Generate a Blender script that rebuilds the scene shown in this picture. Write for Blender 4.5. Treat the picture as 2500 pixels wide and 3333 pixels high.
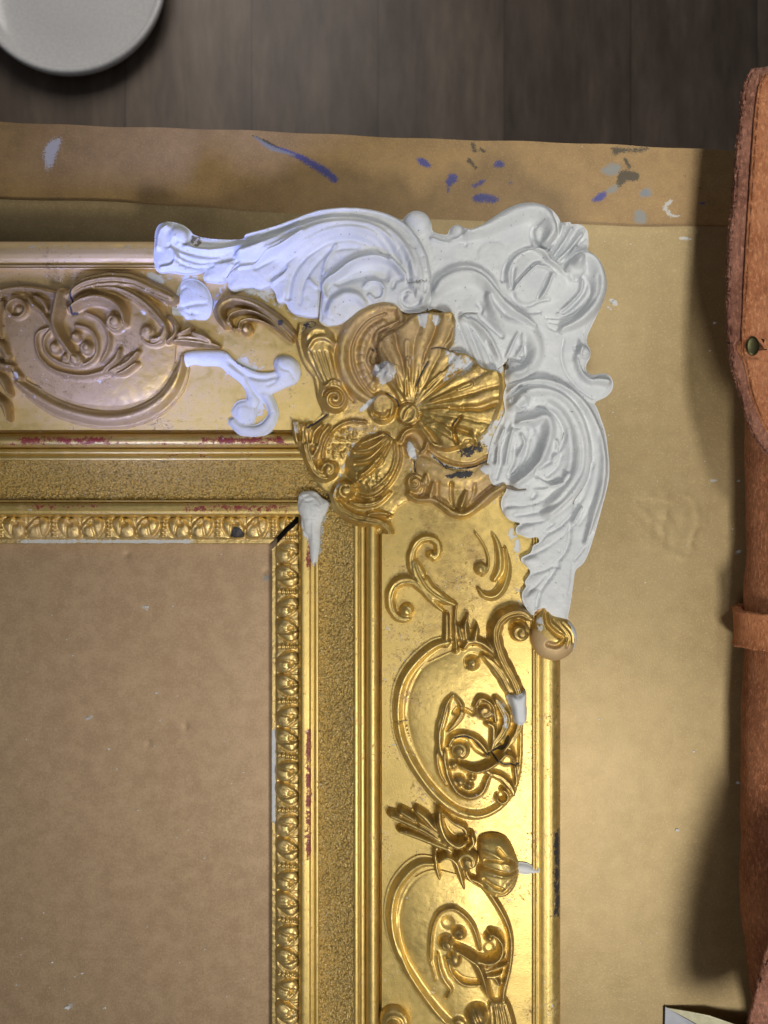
import bpy, math, random
import numpy as np
random.seed(4); RNG = np.random.default_rng(7)
S = bpy.context.scene
for o in list(bpy.data.objects): bpy.data.objects.remove(o)
COL = S.collection
# ---------------------------------------------------------------- camera
HC, ZR, PX = 0.45, 0.030, 0.00016          # camera height, reference height, metres per photo pixel there
cam = bpy.data.cameras.new('camera'); camo = bpy.data.objects.new('camera', cam); COL.objects.link(camo)
camo.location = (0, 0, HC); camo.rotation_euler = (0, 0, 0)
cam.sensor_fit = 'VERTICAL'; cam.sensor_height = 24; cam.lens = 24*(HC-ZR)/(3333*PX)
cam.clip_start = 0.01; cam.clip_end = 20
cam.dof.use_dof = True; cam.dof.focus_distance = HC-0.032; cam.dof.aperture_fstop = 9
S.camera = camo
S.render.resolution_x = 768; S.render.resolution_y = 1024
# ---------------------------------------------------------------- world and lamps
W = bpy.data.worlds.new('World'); S.world = W; W.use_nodes = True
W.node_tree.nodes['Background'].inputs[0].default_value = (0.86, 0.90, 1.0, 1)
W.node_tree.nodes['Background'].inputs[1].default_value = 0.09
def lamp(name, loc, tgt, size, power, col, sy=None):
    l = bpy.data.lights.new(name, 'AREA'); l.energy = power; l.color = col; l.size = size
    if sy: l.shape = 'RECTANGLE'; l.size_y = sy
    o = bpy.data.objects.new(name, l); COL.objects.link(o); o.location = loc
    import mathutils
    d = mathutils.Vector(tgt)-mathutils.Vector(loc)
    o.rotation_euler = d.to_track_quat('-Z', 'Y').to_euler(); return o
kl = lamp('key_lamp', (0.185, 0.27, 0.66), (0.17, 0.20, 0.0), 0.08, 0.31, (1.0, 0.97, 0.91)); kl.data.spread = math.radians(62)
lamp('south_lamp', (0.165, -0.31, 0.50), (0.06, 0.0, 0.0), 0.10, 2.55, (1.0, 0.95, 0.86))
lamp('soft_fill_lamp', (-0.22, -0.22, 0.62), (-0.05, 0.0, 0.0), 0.24, 0.66, (1.0, 0.94, 0.90))  # added unseen soft lamp: broad highlights on the gold, lifts the left interior
cl = lamp('cool_lamp', (-0.19, -0.18, 0.25), (-0.108, 0.142, 0.035), 0.07, 0.125, (0.27, 0.34, 1.0)); cl.data.spread = math.radians(33)
rl = lamp('floor_fill_lamp', (-0.25, 1.15, -0.06), (-0.2, 0.55, -0.75), 0.5, 4.6, (1.0, 0.93, 0.86))  # added unseen lamp below tabletop level, brightens only the floor and plate
S.view_settings.view_transform = 'Standard'; S.view_settings.look = 'None'
S.view_settings.gamma = 1; S.view_settings.exposure = -0.30; S.view_settings.use_curve_mapping = False
# ---------------------------------------------------------------- helpers
def U(px, py, z):
    """point of the photograph's pixel grid -> metres, for something standing at height z"""
    s = PX*(HC-z)/(HC-ZR)
    return (px-1250.0)*s, (1666.5-py)*s
CR = {'A':(0,650,.6028),'B':(450,600,.4822),'C':(1250,600,.4822),'D':(900,950,.4822),'E':(1450,1150,.4747),
      'F':(1200,1700,.4522),'G':(1200,2500,.4219),'H':(800,1500,.3618),'P':(0,0,1)}
def T(c, pts):
    ox, oy, s = CR[c]; p = np.asarray(pts, float).reshape(-1, 2)
    return np.stack([ox+p[:,0]*s, oy+p[:,1]*s], 1)
def spline(p, n=5, closed=False, vals=None):
    p = np.asarray(p, float)
    if len(p) < 3 and not closed:
        t = np.linspace(0,1,4)[:,None]; out = p[0]*(1-t)+p[-1]*t
        return out, np.linspace(0, len(p)-1, 4)
    q = np.vstack([p[-1], p, p[0], p[1]]) if closed else np.vstack([2*p[0]-p[1], p, 2*p[-1]-p[-2]])
    out, par = [], []
    m = len(p) if closed else len(p)-1
    for i in range(m):
        a, b, c, d = q[i], q[i+1], q[i+2], q[i+3]
        for k in range(n):
            t = k/n
            out.append(.5*((2*b)+(-a+c)*t+(2*a-5*b+4*c-d)*t*t+(-a+3*b-3*c+d)*t**3)); par.append(i+t)
    if not closed: out.append(p[-1]); par.append(m)
    return np.array(out), np.array(par)
def vnoise(x, y, f, seed=0):
    r = np.random.default_rng(seed).random((256,256))
    X, Y = x*f, y*f; xi, yi = np.floor(X).astype(int), np.floor(Y).astype(int)
    fx, fy = X-xi, Y-yi; fx = fx*fx*(3-2*fx); fy = fy*fy*(3-2*fy)
    g = lambda i, j: r[i % 256, j % 256]
    return (g(xi,yi)*(1-fx)+g(xi+1,yi)*fx)*(1-fy)+(g(xi,yi+1)*(1-fx)+g(xi+1,yi+1)*fx)*fy
def fbm(x, y, f, o=3, seed=0):
    s = 0; a = .5; t = 0
    for k in range(o): s = s+a*vnoise(x, y, f*2**k, seed+k); t += a; a *= .5
    return s/t
def tag(o, label=None, cat=None, group=None, kind=None):
    for k, v in (('label',label),('category',cat),('group',group),('kind',kind)):
        if v: o[k] = v
    return o
def empty(name, loc):
    o = bpy.data.objects.new(name, None); COL.objects.link(o); o.location = loc; o.empty_display_size = .01; return o
def mesh_obj(name, V, F, mat, parent=None, smooth=True, attrs=None, uv=None):
    V = np.array(V, float)
    if parent is not None: V = V-np.array(parent.matrix_world_loc if hasattr(parent,'matrix_world_loc') else WL(parent))
    me = bpy.data.meshes.new(name)
    F = list(F) if not isinstance(F, np.ndarray) else F
    if isinstance(F, np.ndarray):
        n = len(F); k = F.shape[1]
        me.vertices.add(len(V)); me.vertices.foreach_set('co', V.astype(np.float32).ravel())
        me.loops.add(n*k); me.loops.foreach_set('vertex_index', F.astype(np.int32).ravel())
        me.polygons.add(n); me.polygons.foreach_set('loop_start', (np.arange(n)*k).astype(np.int32))
        me.polygons.foreach_set('loop_total', np.full(n, k, np.int32)); me.update(calc_edges=True)
    else:
        me.from_pydata([tuple(v) for v in V], [], F)
    me.polygons.foreach_set('use_smooth', np.full(len(me.polygons), smooth)); me.validate()
    if attrs:
        for k, v in attrs.items():
            a = me.attributes.new(k, 'FLOAT', 'POINT'); a.data.foreach_set('value', np.asarray(v, np.float32))
    me.materials.append(mat)
    o = bpy.data.objects.new(name, me); COL.objects.link(o)
    if parent is not None: o.parent = parent
    return o
def WL(o):
    v = np.array(o.location, float)
    while o.parent: o = o.parent; v = v+np.array(o.location, float)
    return v
# ---------------------------------------------------------------- materials
class NT:
    def __init__(s, name):
        s.m = bpy.data.materials.new(name); s.m.use_nodes = True; s.t = s.m.node_tree; s.b = s.t.nodes['Principled BSDF']
        s.co = s.t.nodes.new('ShaderNodeTexCoord').outputs['Object']
    def set(s, k, v):
        if hasattr(v, 'links') or isinstance(v, bpy.types.NodeSocket): s.t.links.new(v, s.b.inputs[k])
        else: s.b.inputs[k].default_value = v
    def map(s, scale=(1,1,1), rot=(0,0,0)):
        n = s.t.nodes.new('ShaderNodeMapping'); s.t.links.new(s.co, n.inputs[0]); n.inputs['Scale'].default_value = scale; n.inputs['Rotation'].default_value = rot
        return n.outputs[0]
    def noise(s, sc, det=3, rough=.55, vec=None, dist=0):
        n = s.t.nodes.new('ShaderNodeTexNoise'); s.t.links.new(vec or s.co, n.inputs['Vector'])
        n.inputs['Scale'].default_value = sc; n.inputs['Detail'].default_value = det; n.inputs['Roughness'].default_value = rough; n.inputs['Distortion'].default_value = dist
        return n.outputs['Fac']
    def vor(s, sc, feat='F1', vec=None):
        n = s.t.nodes.new('ShaderNodeTexVoronoi'); n.feature = feat; s.t.links.new(vec or s.co, n.inputs['Vector']); n.inputs['Scale'].default_value = sc
        return n.outputs['Distance']
    def attr(s, name):
        n = s.t.nodes.new('ShaderNodeAttribute'); n.attribute_name = name; return n.outputs['Fac']
    def ma(s, op, a, b=0., c=None):
        n = s.t.nodes.new('ShaderNodeMath'); n.operation = op
        for i, v in enumerate((a, b, c)):
            if v is None: continue
            if isinstance(v, bpy.types.NodeSocket): s.t.links.new(v, n.inputs[i])
            else: n.inputs[i].default_value = v
        return n.outputs[0]
    def ss(s, v, lo, hi):
        n = s.t.nodes.new('ShaderNodeMapRange'); n.interpolation_type = 'SMOOTHSTEP'
        s.t.links.new(v, n.inputs['Value']); n.inputs['From Min'].default_value = lo; n.inputs['From Max'].default_value = hi
        return n.outputs[0]
    def mix(s, f, a, b):
        n = s.t.nodes.new('ShaderNodeMix'); n.data_type = 'RGBA'
        for sock, v in ((n.inputs[0], f), (n.inputs[6], a), (n.inputs[7], b)):
            if isinstance(v, bpy.types.NodeSocket): s.t.links.new(v, sock)
            elif isinstance(v, tuple): sock.default_value = (*v, 1) if len(v) == 3 else v
            else: sock.default_value = v
        return n.outputs[2]
    def mixf(s, f, a, b):
        return s.ma('ADD', s.ma('MULTIPLY', s.ma('SUBTRACT', 1., f), a), s.ma('MULTIPLY', f, b))
    def ramp(s, v, stops):
        n = s.t.nodes.new('ShaderNodeValToRGB'); s.t.links.new(v, n.inputs[0]); e = n.color_ramp.elements
        while len(e) < len(stops): e.new(.5)
        for x, (p, c) in zip(e, stops): x.position = p; x.color = (*c, 1)
        return n.outputs[0]
    def bump(s, h, dist, strength=1.):
        n = s.t.nodes.new('ShaderNodeBump'); s.t.links.new(h, n.inputs['Height']); n.inputs['Distance'].default_value = dist; n.inputs['Strength'].default_value = strength
        s.t.links.new(n.outputs[0], s.b.inputs['Normal']); return n
PLASTER = (0.60, 0.62, 0.645)
def gold_material(name, base, tan, toneb=0., rough=.44, grain=0., metal=.84, spk=1.):
    k = NT(name)
    n1 = k.noise(38, 4, .6); n2 = k.noise(260, 4, .65); n3 = k.noise(1500, 3, .6)
    c = k.ramp(k.mixf(.45, n1, n2), [(.30, tuple(x*.80 for x in base)), (.50, base), (.70, tuple(min(1, x*1.12+.02) for x in base))])
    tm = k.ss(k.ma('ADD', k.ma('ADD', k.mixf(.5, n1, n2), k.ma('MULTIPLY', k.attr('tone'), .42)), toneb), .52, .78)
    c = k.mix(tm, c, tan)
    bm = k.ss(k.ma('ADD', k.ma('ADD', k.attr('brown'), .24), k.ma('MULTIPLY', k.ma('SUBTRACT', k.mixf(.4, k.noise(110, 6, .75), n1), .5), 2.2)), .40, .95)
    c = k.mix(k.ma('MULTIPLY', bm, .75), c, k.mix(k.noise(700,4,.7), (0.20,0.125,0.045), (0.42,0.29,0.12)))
    if grain: c = k.mix(k.ma('MULTIPLY', k.ss(k.vor(900), .46, .76), .55), c, (0.22,0.155,0.065)); c = k.mix(k.ma('MULTIPLY', k.ss(k.noise(800,2,.5), .54, .70), .7), c, (0.95,0.80,0.45))
    wear = k.ss(k.mixf(.35, k.noise(620, 5, .75), n1), .555, .66)
    c = k.mix(k.ma('MULTIPLY', wear, .55*spk), c, (0.13, 0.065, 0.022))
    rd = k.ss(k.ma('ADD', k.ma('ADD', k.attr('red'), .13), k.ma('MULTIPLY', k.ma('SUBTRACT', k.noise(260, 6, .85), .5), 3.2)), .55, .85)
    c = k.mix(rd, c, (0.24, 0.035, 0.03))
    dk = k.ss(k.ma('ADD', k.attr('dark'), k.ma('MULTIPLY', k.ma('SUBTRACT', k.noise(330, 5, .8), .5), 1.7)), .52, .62)
    c = k.mix(dk, c, (0.035, 0.033, 0.036))
    ch = k.ma('MULTIPLY', k.ss(k.mixf(.25, k.noise(480, 2, .5), n1), .665, .69), .75)
    fl = k.ma('MAXIMUM', ch, k.ss(k.ma('ADD', k.attr('fill'), k.ma('MULTIPLY', k.ma('SUBTRACT', k.noise(190, 6, .8), .5), 1.9)), .50, .66))
    c = k.mix(fl, c, PLASTER)
    k.set('Base Color', c)
    dull = k.ma('MAXIMUM', fl, k.ma('MAXIMUM', rd, dk))
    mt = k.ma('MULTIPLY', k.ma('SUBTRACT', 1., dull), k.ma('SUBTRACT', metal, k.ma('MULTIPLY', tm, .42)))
    k.set('Metallic', mt)
    r = k.ma('ADD', k.ma('MULTIPLY', n2, .26), rough-.10)
    r = k.ma('ADD', r, k.ma('MULTIPLY', tm, .14)); r = k.mixf(dull, r, .55)
    k.set('Roughness', r)
    if grain:
        h = k.ma('ADD', k.vor(900), k.ma('MULTIPLY', k.noise(1600, 3, .7), .8)); k.bump(h, .0012*grain, 1.)
    else:
        h = k.ma('ADD', k.ma('MULTIPLY', n3, .4), k.ma('ADD', k.ma('MULTIPLY', n2, .35), k.ma('MULTIPLY', k.ma('MAXIMUM', fl, wear), .35)))
        k.bump(h, .00035, .7)
    return k.m
GOLD = (0.70, 0.525, 0.185); TAN = (0.66, 0.49, 0.26)
M_gold = gold_material('water_gilding', GOLD, TAN)
M_orn = gold_material('toned_gilding', (0.60, 0.43, 0.145), (0.50, 0.355, 0.185), .03, .42)
M_sand = gold_material('sanded_gilding', (0.80, 0.60, 0.23), (0.55, 0.41, 0.20), .02, .45, grain=1.)
M_leaf = gold_material('leaf_moulding_gilding', (0.72, 0.54, 0.22), TAN, 0, .40)
def plaster_material():
    k = NT('white_plaster'); n = k.noise(55, 4, .6); f = k.noise(900, 4, .6)
    c = k.mix(k.ss(n, .35, .7), (0.59,0.615,0.635), (0.68,0.70,0.71))
    c = k.mix(k.ma('MULTIPLY', k.ss(k.noise(300, 5, .8), .62, .72), .5), c, (0.42,0.41,0.36))
    pit = k.ss(k.noise(700, 2, .5), .71, .74)
    c = k.mix(k.ma('MULTIPLY', pit, .7), c, (0.15,0.13,0.11))
    dk = k.ss(k.ma('ADD', k.attr('dark'), k.ma('MULTIPLY', k.ma('SUBTRACT', k.noise(330, 5, .8), .5), 1.2)), .5, .62)
    c = k.mix(dk, c, (0.20,0.17,0.13))
    g = k.ss(k.ma('ADD', k.attr('gold'), k.ma('MULTIPLY', k.ma('SUBTRACT', k.noise(230, 5, .8), .5), 1.5)), .5, .6)
    c = k.mix(g, c, k.ramp(k.noise(240, 4, .7), [(.4,(0.16,0.09,0.03)),(.6,(0.50,0.33,0.14))]))
    k.set('Base Color', c); k.set('Metallic', k.ma('MULTIPLY', g, .6)); k.set('Roughness', k.mixf(f, .50, .70)); k.set('Specular IOR Level', .25)
    k.bump(k.ma('ADD', k.ma('MULTIPLY', f, .25), k.ma('SUBTRACT', k.ma('MULTIPLY', k.noise(150, 4, .6), 1.1), k.ma('MULTIPLY', pit, .5))), .0008, .75)
    return k.m
M_plaster = plaster_material()
def card_material(name, a, b, sheen, lower=False):
    k = NT(name); n = k.noise(9, 5, .6); f = k.noise(900, 4, .7); m = k.noise(120, 5, .7)
    c = k.mix(k.ss(k.mixf(.45, n, m), .36, .66), a, b)
    c = k.mix(k.ma('MULTIPLY', k.ss(f, .50, .68), .45), c, tuple(min(1, x*1.45) for x in b))
    c = k.mix(k.ma('MULTIPLY', k.ss(k.noise(1100, 2, .6), .30, .18), .6), c, tuple(x*.4 for x in a))
    k.set('Metallic', sheen)
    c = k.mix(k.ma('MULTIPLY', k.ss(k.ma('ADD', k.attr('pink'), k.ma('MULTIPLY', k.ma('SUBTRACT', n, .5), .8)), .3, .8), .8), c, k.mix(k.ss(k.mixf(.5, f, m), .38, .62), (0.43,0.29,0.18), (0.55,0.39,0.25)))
    for at, colr, sc in (('blue', (0.035,0.06,0.30), 300), ('dark', (0.05,0.048,0.035), 330), ('pale', (0.55,0.55,0.53), 260), ('grey', (0.25,0.27,0.27), 300)):
        msk = k.ss(k.ma('ADD', k.attr(at), k.ma('MULTIPLY', k.ma('SUBTRACT', k.mixf(.5, k.noise(sc, 6, .85), k.noise(sc*4, 3, .8)), .5), 2.3)), .42, .72)
        c = k.mix(k.ma('MULTIPLY', msk, .85), c, colr)
    sp = k.ss(k.noise(140, 2, .5, vec=k.map((1,1,1),(0,0,.7))), .775, .80)
    c = k.mix(k.ma('MULTIPLY', sp, .6), c, (0.6,0.6,0.6))
    k.set('Base Color', c); k.set('Roughness', k.mixf(f, .42, .60))
    k.bump(k.ma('ADD', f, k.noise(2200, 2, .6)), .00010, .6)
    if sheen > .3: c2 = None
    return k.m
M_card = card_material('gold_kraft_board', (0.35,0.26,0.125), (0.43,0.325,0.165), .42)
M_board = card_material('stained_brown_board', (0.30,0.19,0.078), (0.42,0.27,0.11), .12)
def leather_material(name, a, b):
    k = NT(name); n = k.noise(45, 5, .65); f = k.noise(700, 5, .75, vec=k.map((1,.45,1)))
    c = k.mix(k.ss(n, .35, .68), a, b); c = k.mix(k.ma('MULTIPLY', k.ss(f, .5, .66), .6), c, tuple(min(1, x*1.7+.03) for x in b)); c = k.mix(k.ma('MULTIPLY', k.ss(f, .46, .34), .6), c, tuple(x*.45 for x in a))
    c = k.mix(k.ma('MULTIPLY', k.ss(k.noise(330, 4, .7), .68, .74), .5), c, (0.55,0.42,0.36))
    k.set('Base Color', c); k.set('Roughness', .88); k.set('Sheen Weight', .08); k.set('Specular IOR Level', .12)
    k.bump(k.ma('ADD', k.noise(420, 6, .85, vec=k.map((1,.4,1))), k.ma('MULTIPLY', f, .9)), .0022, 1.); return k.m
M_lea = leather_material('rough_tan_leather', (0.52,0.18,0.072), (0.70,0.28,0.125))
M_leb = leather_material('dark_leather', (0.34,0.125,0.055), (0.52,0.22,0.105))
M_lee = leather_material('raw_leather_edge', (0.26,0.105,0.065), (0.44,0.20,0.13))
def simple(name, col, rough, metal=0., bumps=None):
    k = NT(name); f = k.noise(bumps or 300, 4, .6)
    k.set('Base Color', k.mix(k.ss(f,.35,.7), tuple(x*.85 for x in col), col)); k.set('Roughness', rough); k.set('Metallic', metal); return k.m
M_brass = simple('aged_brass', (0.075,0.07,0.035), .42, 1.)
M_plate = simple('glazed_white_ceramic', (0.72,0.73,0.73), .16)
M_steel = simple('grey_marbled_face', (0.42,0.44,0.50), .4, 0, 90)
M_cream = simple('cream_edge', (0.62,0.60,0.42), .5)
M_black = simple('dark_gap', (0.012,0.010,0.009), .9)
# ---------------------------------------------------------------- setting: floor, table
def floor_material():
    k = NT('laminate_floor'); sep = k.t.nodes.new('ShaderNodeSeparateXYZ'); k.t.links.new(k.co, sep.inputs[0])
    w = .188; fx = k.ma('DIVIDE', k.ma('ADD', sep.outputs[0], 5.085), w); fr = k.ma('FRACT', fx); idn = k.ma('FLOOR', fx)
    cmb = k.t.nodes.new('ShaderNodeCombineXYZ'); k.t.links.new(k.ma('ADD', sep.outputs[0], k.ma('MULTIPLY', idn, 3.7)), cmb.inputs[0])
    k.t.links.new(k.ma('ADD', k.ma('MULTIPLY', sep.outputs[1], .22), k.ma('MULTIPLY', idn, 7.3)), cmb.inputs[1])
    g = k.noise(9, 6, .6, vec=cmb.outputs[0], dist=1.2); g2 = k.noise(60, 4, .6, vec=cmb.outputs[0])
    wn = k.t.nodes.new('ShaderNodeTexWhiteNoise'); wn.noise_dimensions = '1D'; k.t.links.new(idn, wn.inputs['W'])
    v = k.ma('ADD', k.mixf(.35, g, g2), k.ma('MULTIPLY', k.ma('SUBTRACT', wn.outputs['Value'], .5), .16))
    c = k.ramp(v, [(.30,(0.062,0.044,0.032)), (.50,(0.125,0.094,0.070)), (.68,(0.21,0.16,0.122))])
    seam = k.ss(k.ma('ABSOLUTE', k.ma('SUBTRACT', fr, .5)), .492, .499)
    k.set('Base Color', k.mix(k.ma('MULTIPLY', seam, .6), c, (0.02,0.015,0.012))); k.set('Roughness', .5)
    return k.m
FZ = -0.75
floor = mesh_obj('floor', [(-3,-3,FZ),(3,-3,FZ),(3,3,FZ),(-3,3,FZ)], [(0,1,2,3)], floor_material()); tag(floor, kind='structure')
def inpoly(X, Y, P):
    r = np.zeros(X.shape, bool); n = len(P)
    for i in range(n):
        x0, y0 = P[i]; x1, y1 = P[(i+1) % n]
        if y0 == y1: continue
        c = (Y < y0) != (Y < y1)
        r ^= c & (X < (x1-x0)*(Y-y0)/(y1-y0)+x0)
    return r
def segdist(X, Y, P, closed=False):
    """distance, signed side, arc parameter (index) to a polyline"""
    D = np.full(X.shape, 1e9); SD = np.zeros(X.shape); PA = np.zeros(X.shape)
    n = len(P) if closed else len(P)-1
    for i in range(n):
        ax, ay = P[i]; bx, by = P[(i+1) % len(P)]; ex, ey = bx-ax, by-ay; L2 = ex*ex+ey*ey
        if L2 < 1e-9: continue
        t = np.clip(((X-ax)*ex+(Y-ay)*ey)/L2, 0, 1); dx, dy = X-ax-t*ex, Y-ay-t*ey
        d = dx*dx+dy*dy; m = d < D
        D = np.where(m, d, D); SD = np.where(m, np.sign(ex*dy-ey*dx), SD); PA = np.where(m, i+t, PA)
    return np.sqrt(D), SD, PA
def paintmask(X, Y, poly, soft):
    P, _ = spline(poly, 4, True); m = inpoly(X, Y, P); d, _, _ = segdist(X, Y, P, True)
    return np.clip(.5+np.where(m, d, -d)/(2*soft), 0, 1)
def strokemask(X, Y, pts, w):
    P, par = spline(pts, 4); d, _, pa = segdist(X, Y, P)
    ww = np.interp(pa, np.arange(len(P)), np.interp(par, np.arange(len(pts)), w if hasattr(w,'__len__') else [w]*len(pts)))
    return np.clip(.5+(ww-d)/(2*np.maximum(ww,4)), 0, 1)
def gridmesh(name, xs, ys, z, zproj, mat, parent=None, paints=None, zbot=None, edge_y=None):
    """sheet on a grid of photo pixels at height z (callable)"""
    X, Y = np.meshgrid(xs, ys)
    if edge_y is not None:                       # the top border follows a line
        e = edge_y(X); Y = np.where(Y < e, e, Y)
        r = np.linspace(0, 1, len(ys))[:,None]
        Y = e+(ys[-1]-e)*r**1.6
    Z = z(X, Y); wx, wy = U(X, Y, zproj); V = np.stack([wx, wy, Z], -1).reshape(-1, 3)
    ny, nx = X.shape; i = np.arange(ny*nx).reshape(ny, nx)
    F = np.stack([i[1:,:-1], i[1:,1:], i[:-1,1:], i[:-1,:-1]], -1).reshape(-1, 4)
    A = {k: np.zeros(X.shape) for k in (paints or {})}
    for k, L in (paints or {}).items():
        for q in L:
            A[k] = np.maximum(A[k], paintmask(X, Y, q[1], q[2]+7) if q[0] == 'p' else strokemask(X, Y, q[1], q[2]))
    A = {k: v.ravel() for k, v in A.items()}
    if zbot is not None:
        b = np.concatenate([i[0,:], i[1:,-1], i[-1,-2::-1], i[-2:0:-1,0]])
        Vt = V[b].copy(); Vb = V[b].copy(); Vb[:,2] = zbot; n = len(V)
        V = np.vstack([V, Vt, Vb]); m = len(b); j = np.arange(m); j2 = (j+1) % m
        F = np.vstack([F, np.stack([n+j, n+j2, n+m+j2, n+m+j], -1)])
        A = {k: np.concatenate([v, v[b], v[b]]) for k, v in A.items()}
    return mesh_obj(name, V, F, mat, parent, True, A)
tedge = lambda X: 396+(X/2500.)*96+2.2*np.sin(X/170.)+1.5*np.sin(X/47.)
stains = {
 'blue': [('s', T('P',[(870,470),(950,500),(1010,530),(1060,560),(1090,585)]), [4,8,13,15,12]),
          ('p', T('P',[(1450,590),(1465,565),(1488,570),(1490,590),(1470,605),(1460,630),(1455,610)]), 5),
          ('p', T('P',[(1530,605),(1560,590),(1585,580),(1570,600),(1545,612)]), 4),
          ('p', T('P',[(1535,650),(1550,630),(1590,632),(1625,645),(1610,662),(1575,658),(1555,660)]), 5),
          ('p', T('P',[(1605,535),(1620,522),(1642,530),(1635,545),(1615,545)]), 4),
          ('p', T('P',[(1352,518),(1380,515),(1405,540),(1390,547),(1370,538)]), 3),
          ('p', T('P',[(1925,655),(1945,632),(1975,622),(1970,645),(1945,658)]), 3),
          ('p', T('P',[(2085,628),(2100,615),(2115,630),(2100,642)]), 2), ('p', T('P',[(1655,590),(1668,592),(1662,604)]), 3), ('p', T('P',[(2270,660),(2295,658),(2290,668)]), 3)],
 'dark': [('s', T('P',[(1540,470),(1545,490)]), 8), ('s', T('P',[(1565,485),(1575,492)]), 6), ('s', T('P',[(1525,520),(1548,545)]), 7),
          ('p', T('P',[(1990,480),(2040,482),(2110,480),(2090,495),(2030,495),(2000,508)]), 5),
          ('p', T('P',[(2005,605),(2015,560),(2040,555),(2080,565),(2075,590),(2040,590),(2025,608)]), 4),
          ('s', T('P',[(2035,520),(2050,545)]), 6), ('s', T('P',[(2275,613),(2280,614)]), 4), ('s', T('P',[(2228,572),(2232,573)]), 3), ('s', T('P',[(2228,636),(2232,637)]), 3),
          ('s', T('P',[(820,440),(870,465),(920,490)]), [2,7,3])],
 'grey': [('p', T('P',[(1960,545),(2000,530),(2025,545),(2000,570),(1965,565)]), 6), ('p', T('P',[(1975,615),(2010,600),(2005,625),(1980,632)]), 6),
          ('p', T('P',[(2065,720),(2065,690),(2085,680),(2105,700),(2100,728)]), 4), ('p', T('P',[(2080,625),(2110,610),(2125,632),(2095,645)]), 5), ('s', T('P',[(830,445),(880,480),(960,505)]), [3,9,4])],
 'pale': [('p', T('P',[(140,500),(160,460),(200,450),(190,490),(165,550),(150,550)]), 9), ('s', T('P',[(2185,655),(2165,675),(2185,700),(2215,705)]), [7,9,7,2])]}
tab = empty('worktable', (0, 0, -0.03)); tag(tab, 'brown worktable board with blue, grey and dark paint stains along its far edge', 'table')
gridmesh('tabletop', np.linspace(-900, 3600, 560), np.linspace(380, 4600, 300), lambda X, Y: 0*X+.0, 0.0, M_board, tab, stains, zbot=-.03, edge_y=tedge)
for sx, sy in ((-.33,.14),(.33,.12),(-.33,-.42),(.33,-.42)):
    a = .02; V = [(sx+i*a, sy+j*a, z) for z in (FZ,-.03) for j in (-1,1) for i in (-1,1)]
    mesh_obj('leg', V, [(0,2,3,1),(4,5,7,6),(0,1,5,4),(2,6,7,3),(0,4,6,2),(1,3,7,5)], M_board, tab, False)
# kraft sheet lying on it
CZ = .0022
def sheet_z(X, Y):
    z = CZ+.0004*fbm(X, Y, .004, 3, 5)
    e = sedge(X); z = z+.0007*np.exp(-((Y-e)/22.)**2)*np.clip(.45+.55*np.sin(X/900.+.8), 0, 1)
    z = z+.0016*np.exp(-((X-2150)/75.)**2-((Y-1690)/110.)**2)*(fbm(X, Y, .03, 3, 11)-.45)*.7
    fl_, _ = spline([(2075,1640),(2110,1610),(2160,1625),(2230,1615),(2262,1650),(2285,1690),(2255,1745),(2240,1800),(2200,1812),(2165,1780),(2170,1730),(2120,1690)], 5, True)
    m_ = (X > 1980) & (X < 2380) & (Y > 1500) & (Y < 1920); d_ = np.full(X.shape, 99.)
    if m_.any(): dd, _, _ = segdist(X[m_]+9*(fbm(X[m_], Y[m_], .03, 2, 70)-.5)*4, Y[m_]+9*(fbm(X[m_], Y[m_], .03, 2, 71)-.5)*4, fl_, True); d_[m_] = dd
    z = z+.0011*np.exp(-(d_/9.)**2)*fbm(X, Y, .02, 2, 77)*.5
    for (x0,y0) in ((415,1805),(485,2420),(605,2365),(865,1860),(1000,2030)):
        z = z-.0007*np.exp(-((X-x0)**2+(Y-y0)**2)/60.)
    return z
sedge = lambda X: np.interp(X, [-900,0,400,800,1300,1900,2100,2500,3600], [640,650,660,688,712,733,738,740,750])+1.5*np.sin(X/63.)
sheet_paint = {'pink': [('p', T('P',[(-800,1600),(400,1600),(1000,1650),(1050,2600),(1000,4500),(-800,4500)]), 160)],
   'pale': [('s', T('P',[(1990,980),(2003,992)]), 7), ('s', T('P',[(1975,998),(1985,1003)]), 3), ('s', T('P',[(2215,775),(2240,778)]), 5), ('s', T('P',[(470,1975),(478,1980)]), 7),
   ('s', T('P',[(285,2338),(300,2332)]), 6), ('s', T('P',[(220,3280),(232,3270)]), 8), ('s', T('P',[(2315,1565),(2330,1562)]), 5),('s', T('P',[(2395,1803),(2410,1792)]), 5)],
   'grey': [('p', T('P',[(850,1880),(875,1870),(885,1885),(865,1890)]), 6)]}
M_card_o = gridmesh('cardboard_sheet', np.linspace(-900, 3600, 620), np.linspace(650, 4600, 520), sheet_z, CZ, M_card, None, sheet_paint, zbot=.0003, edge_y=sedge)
tag(M_card_o, 'gold toned kraft cardboard sheet lying under the gilt picture frame', 'cardboard')
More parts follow.
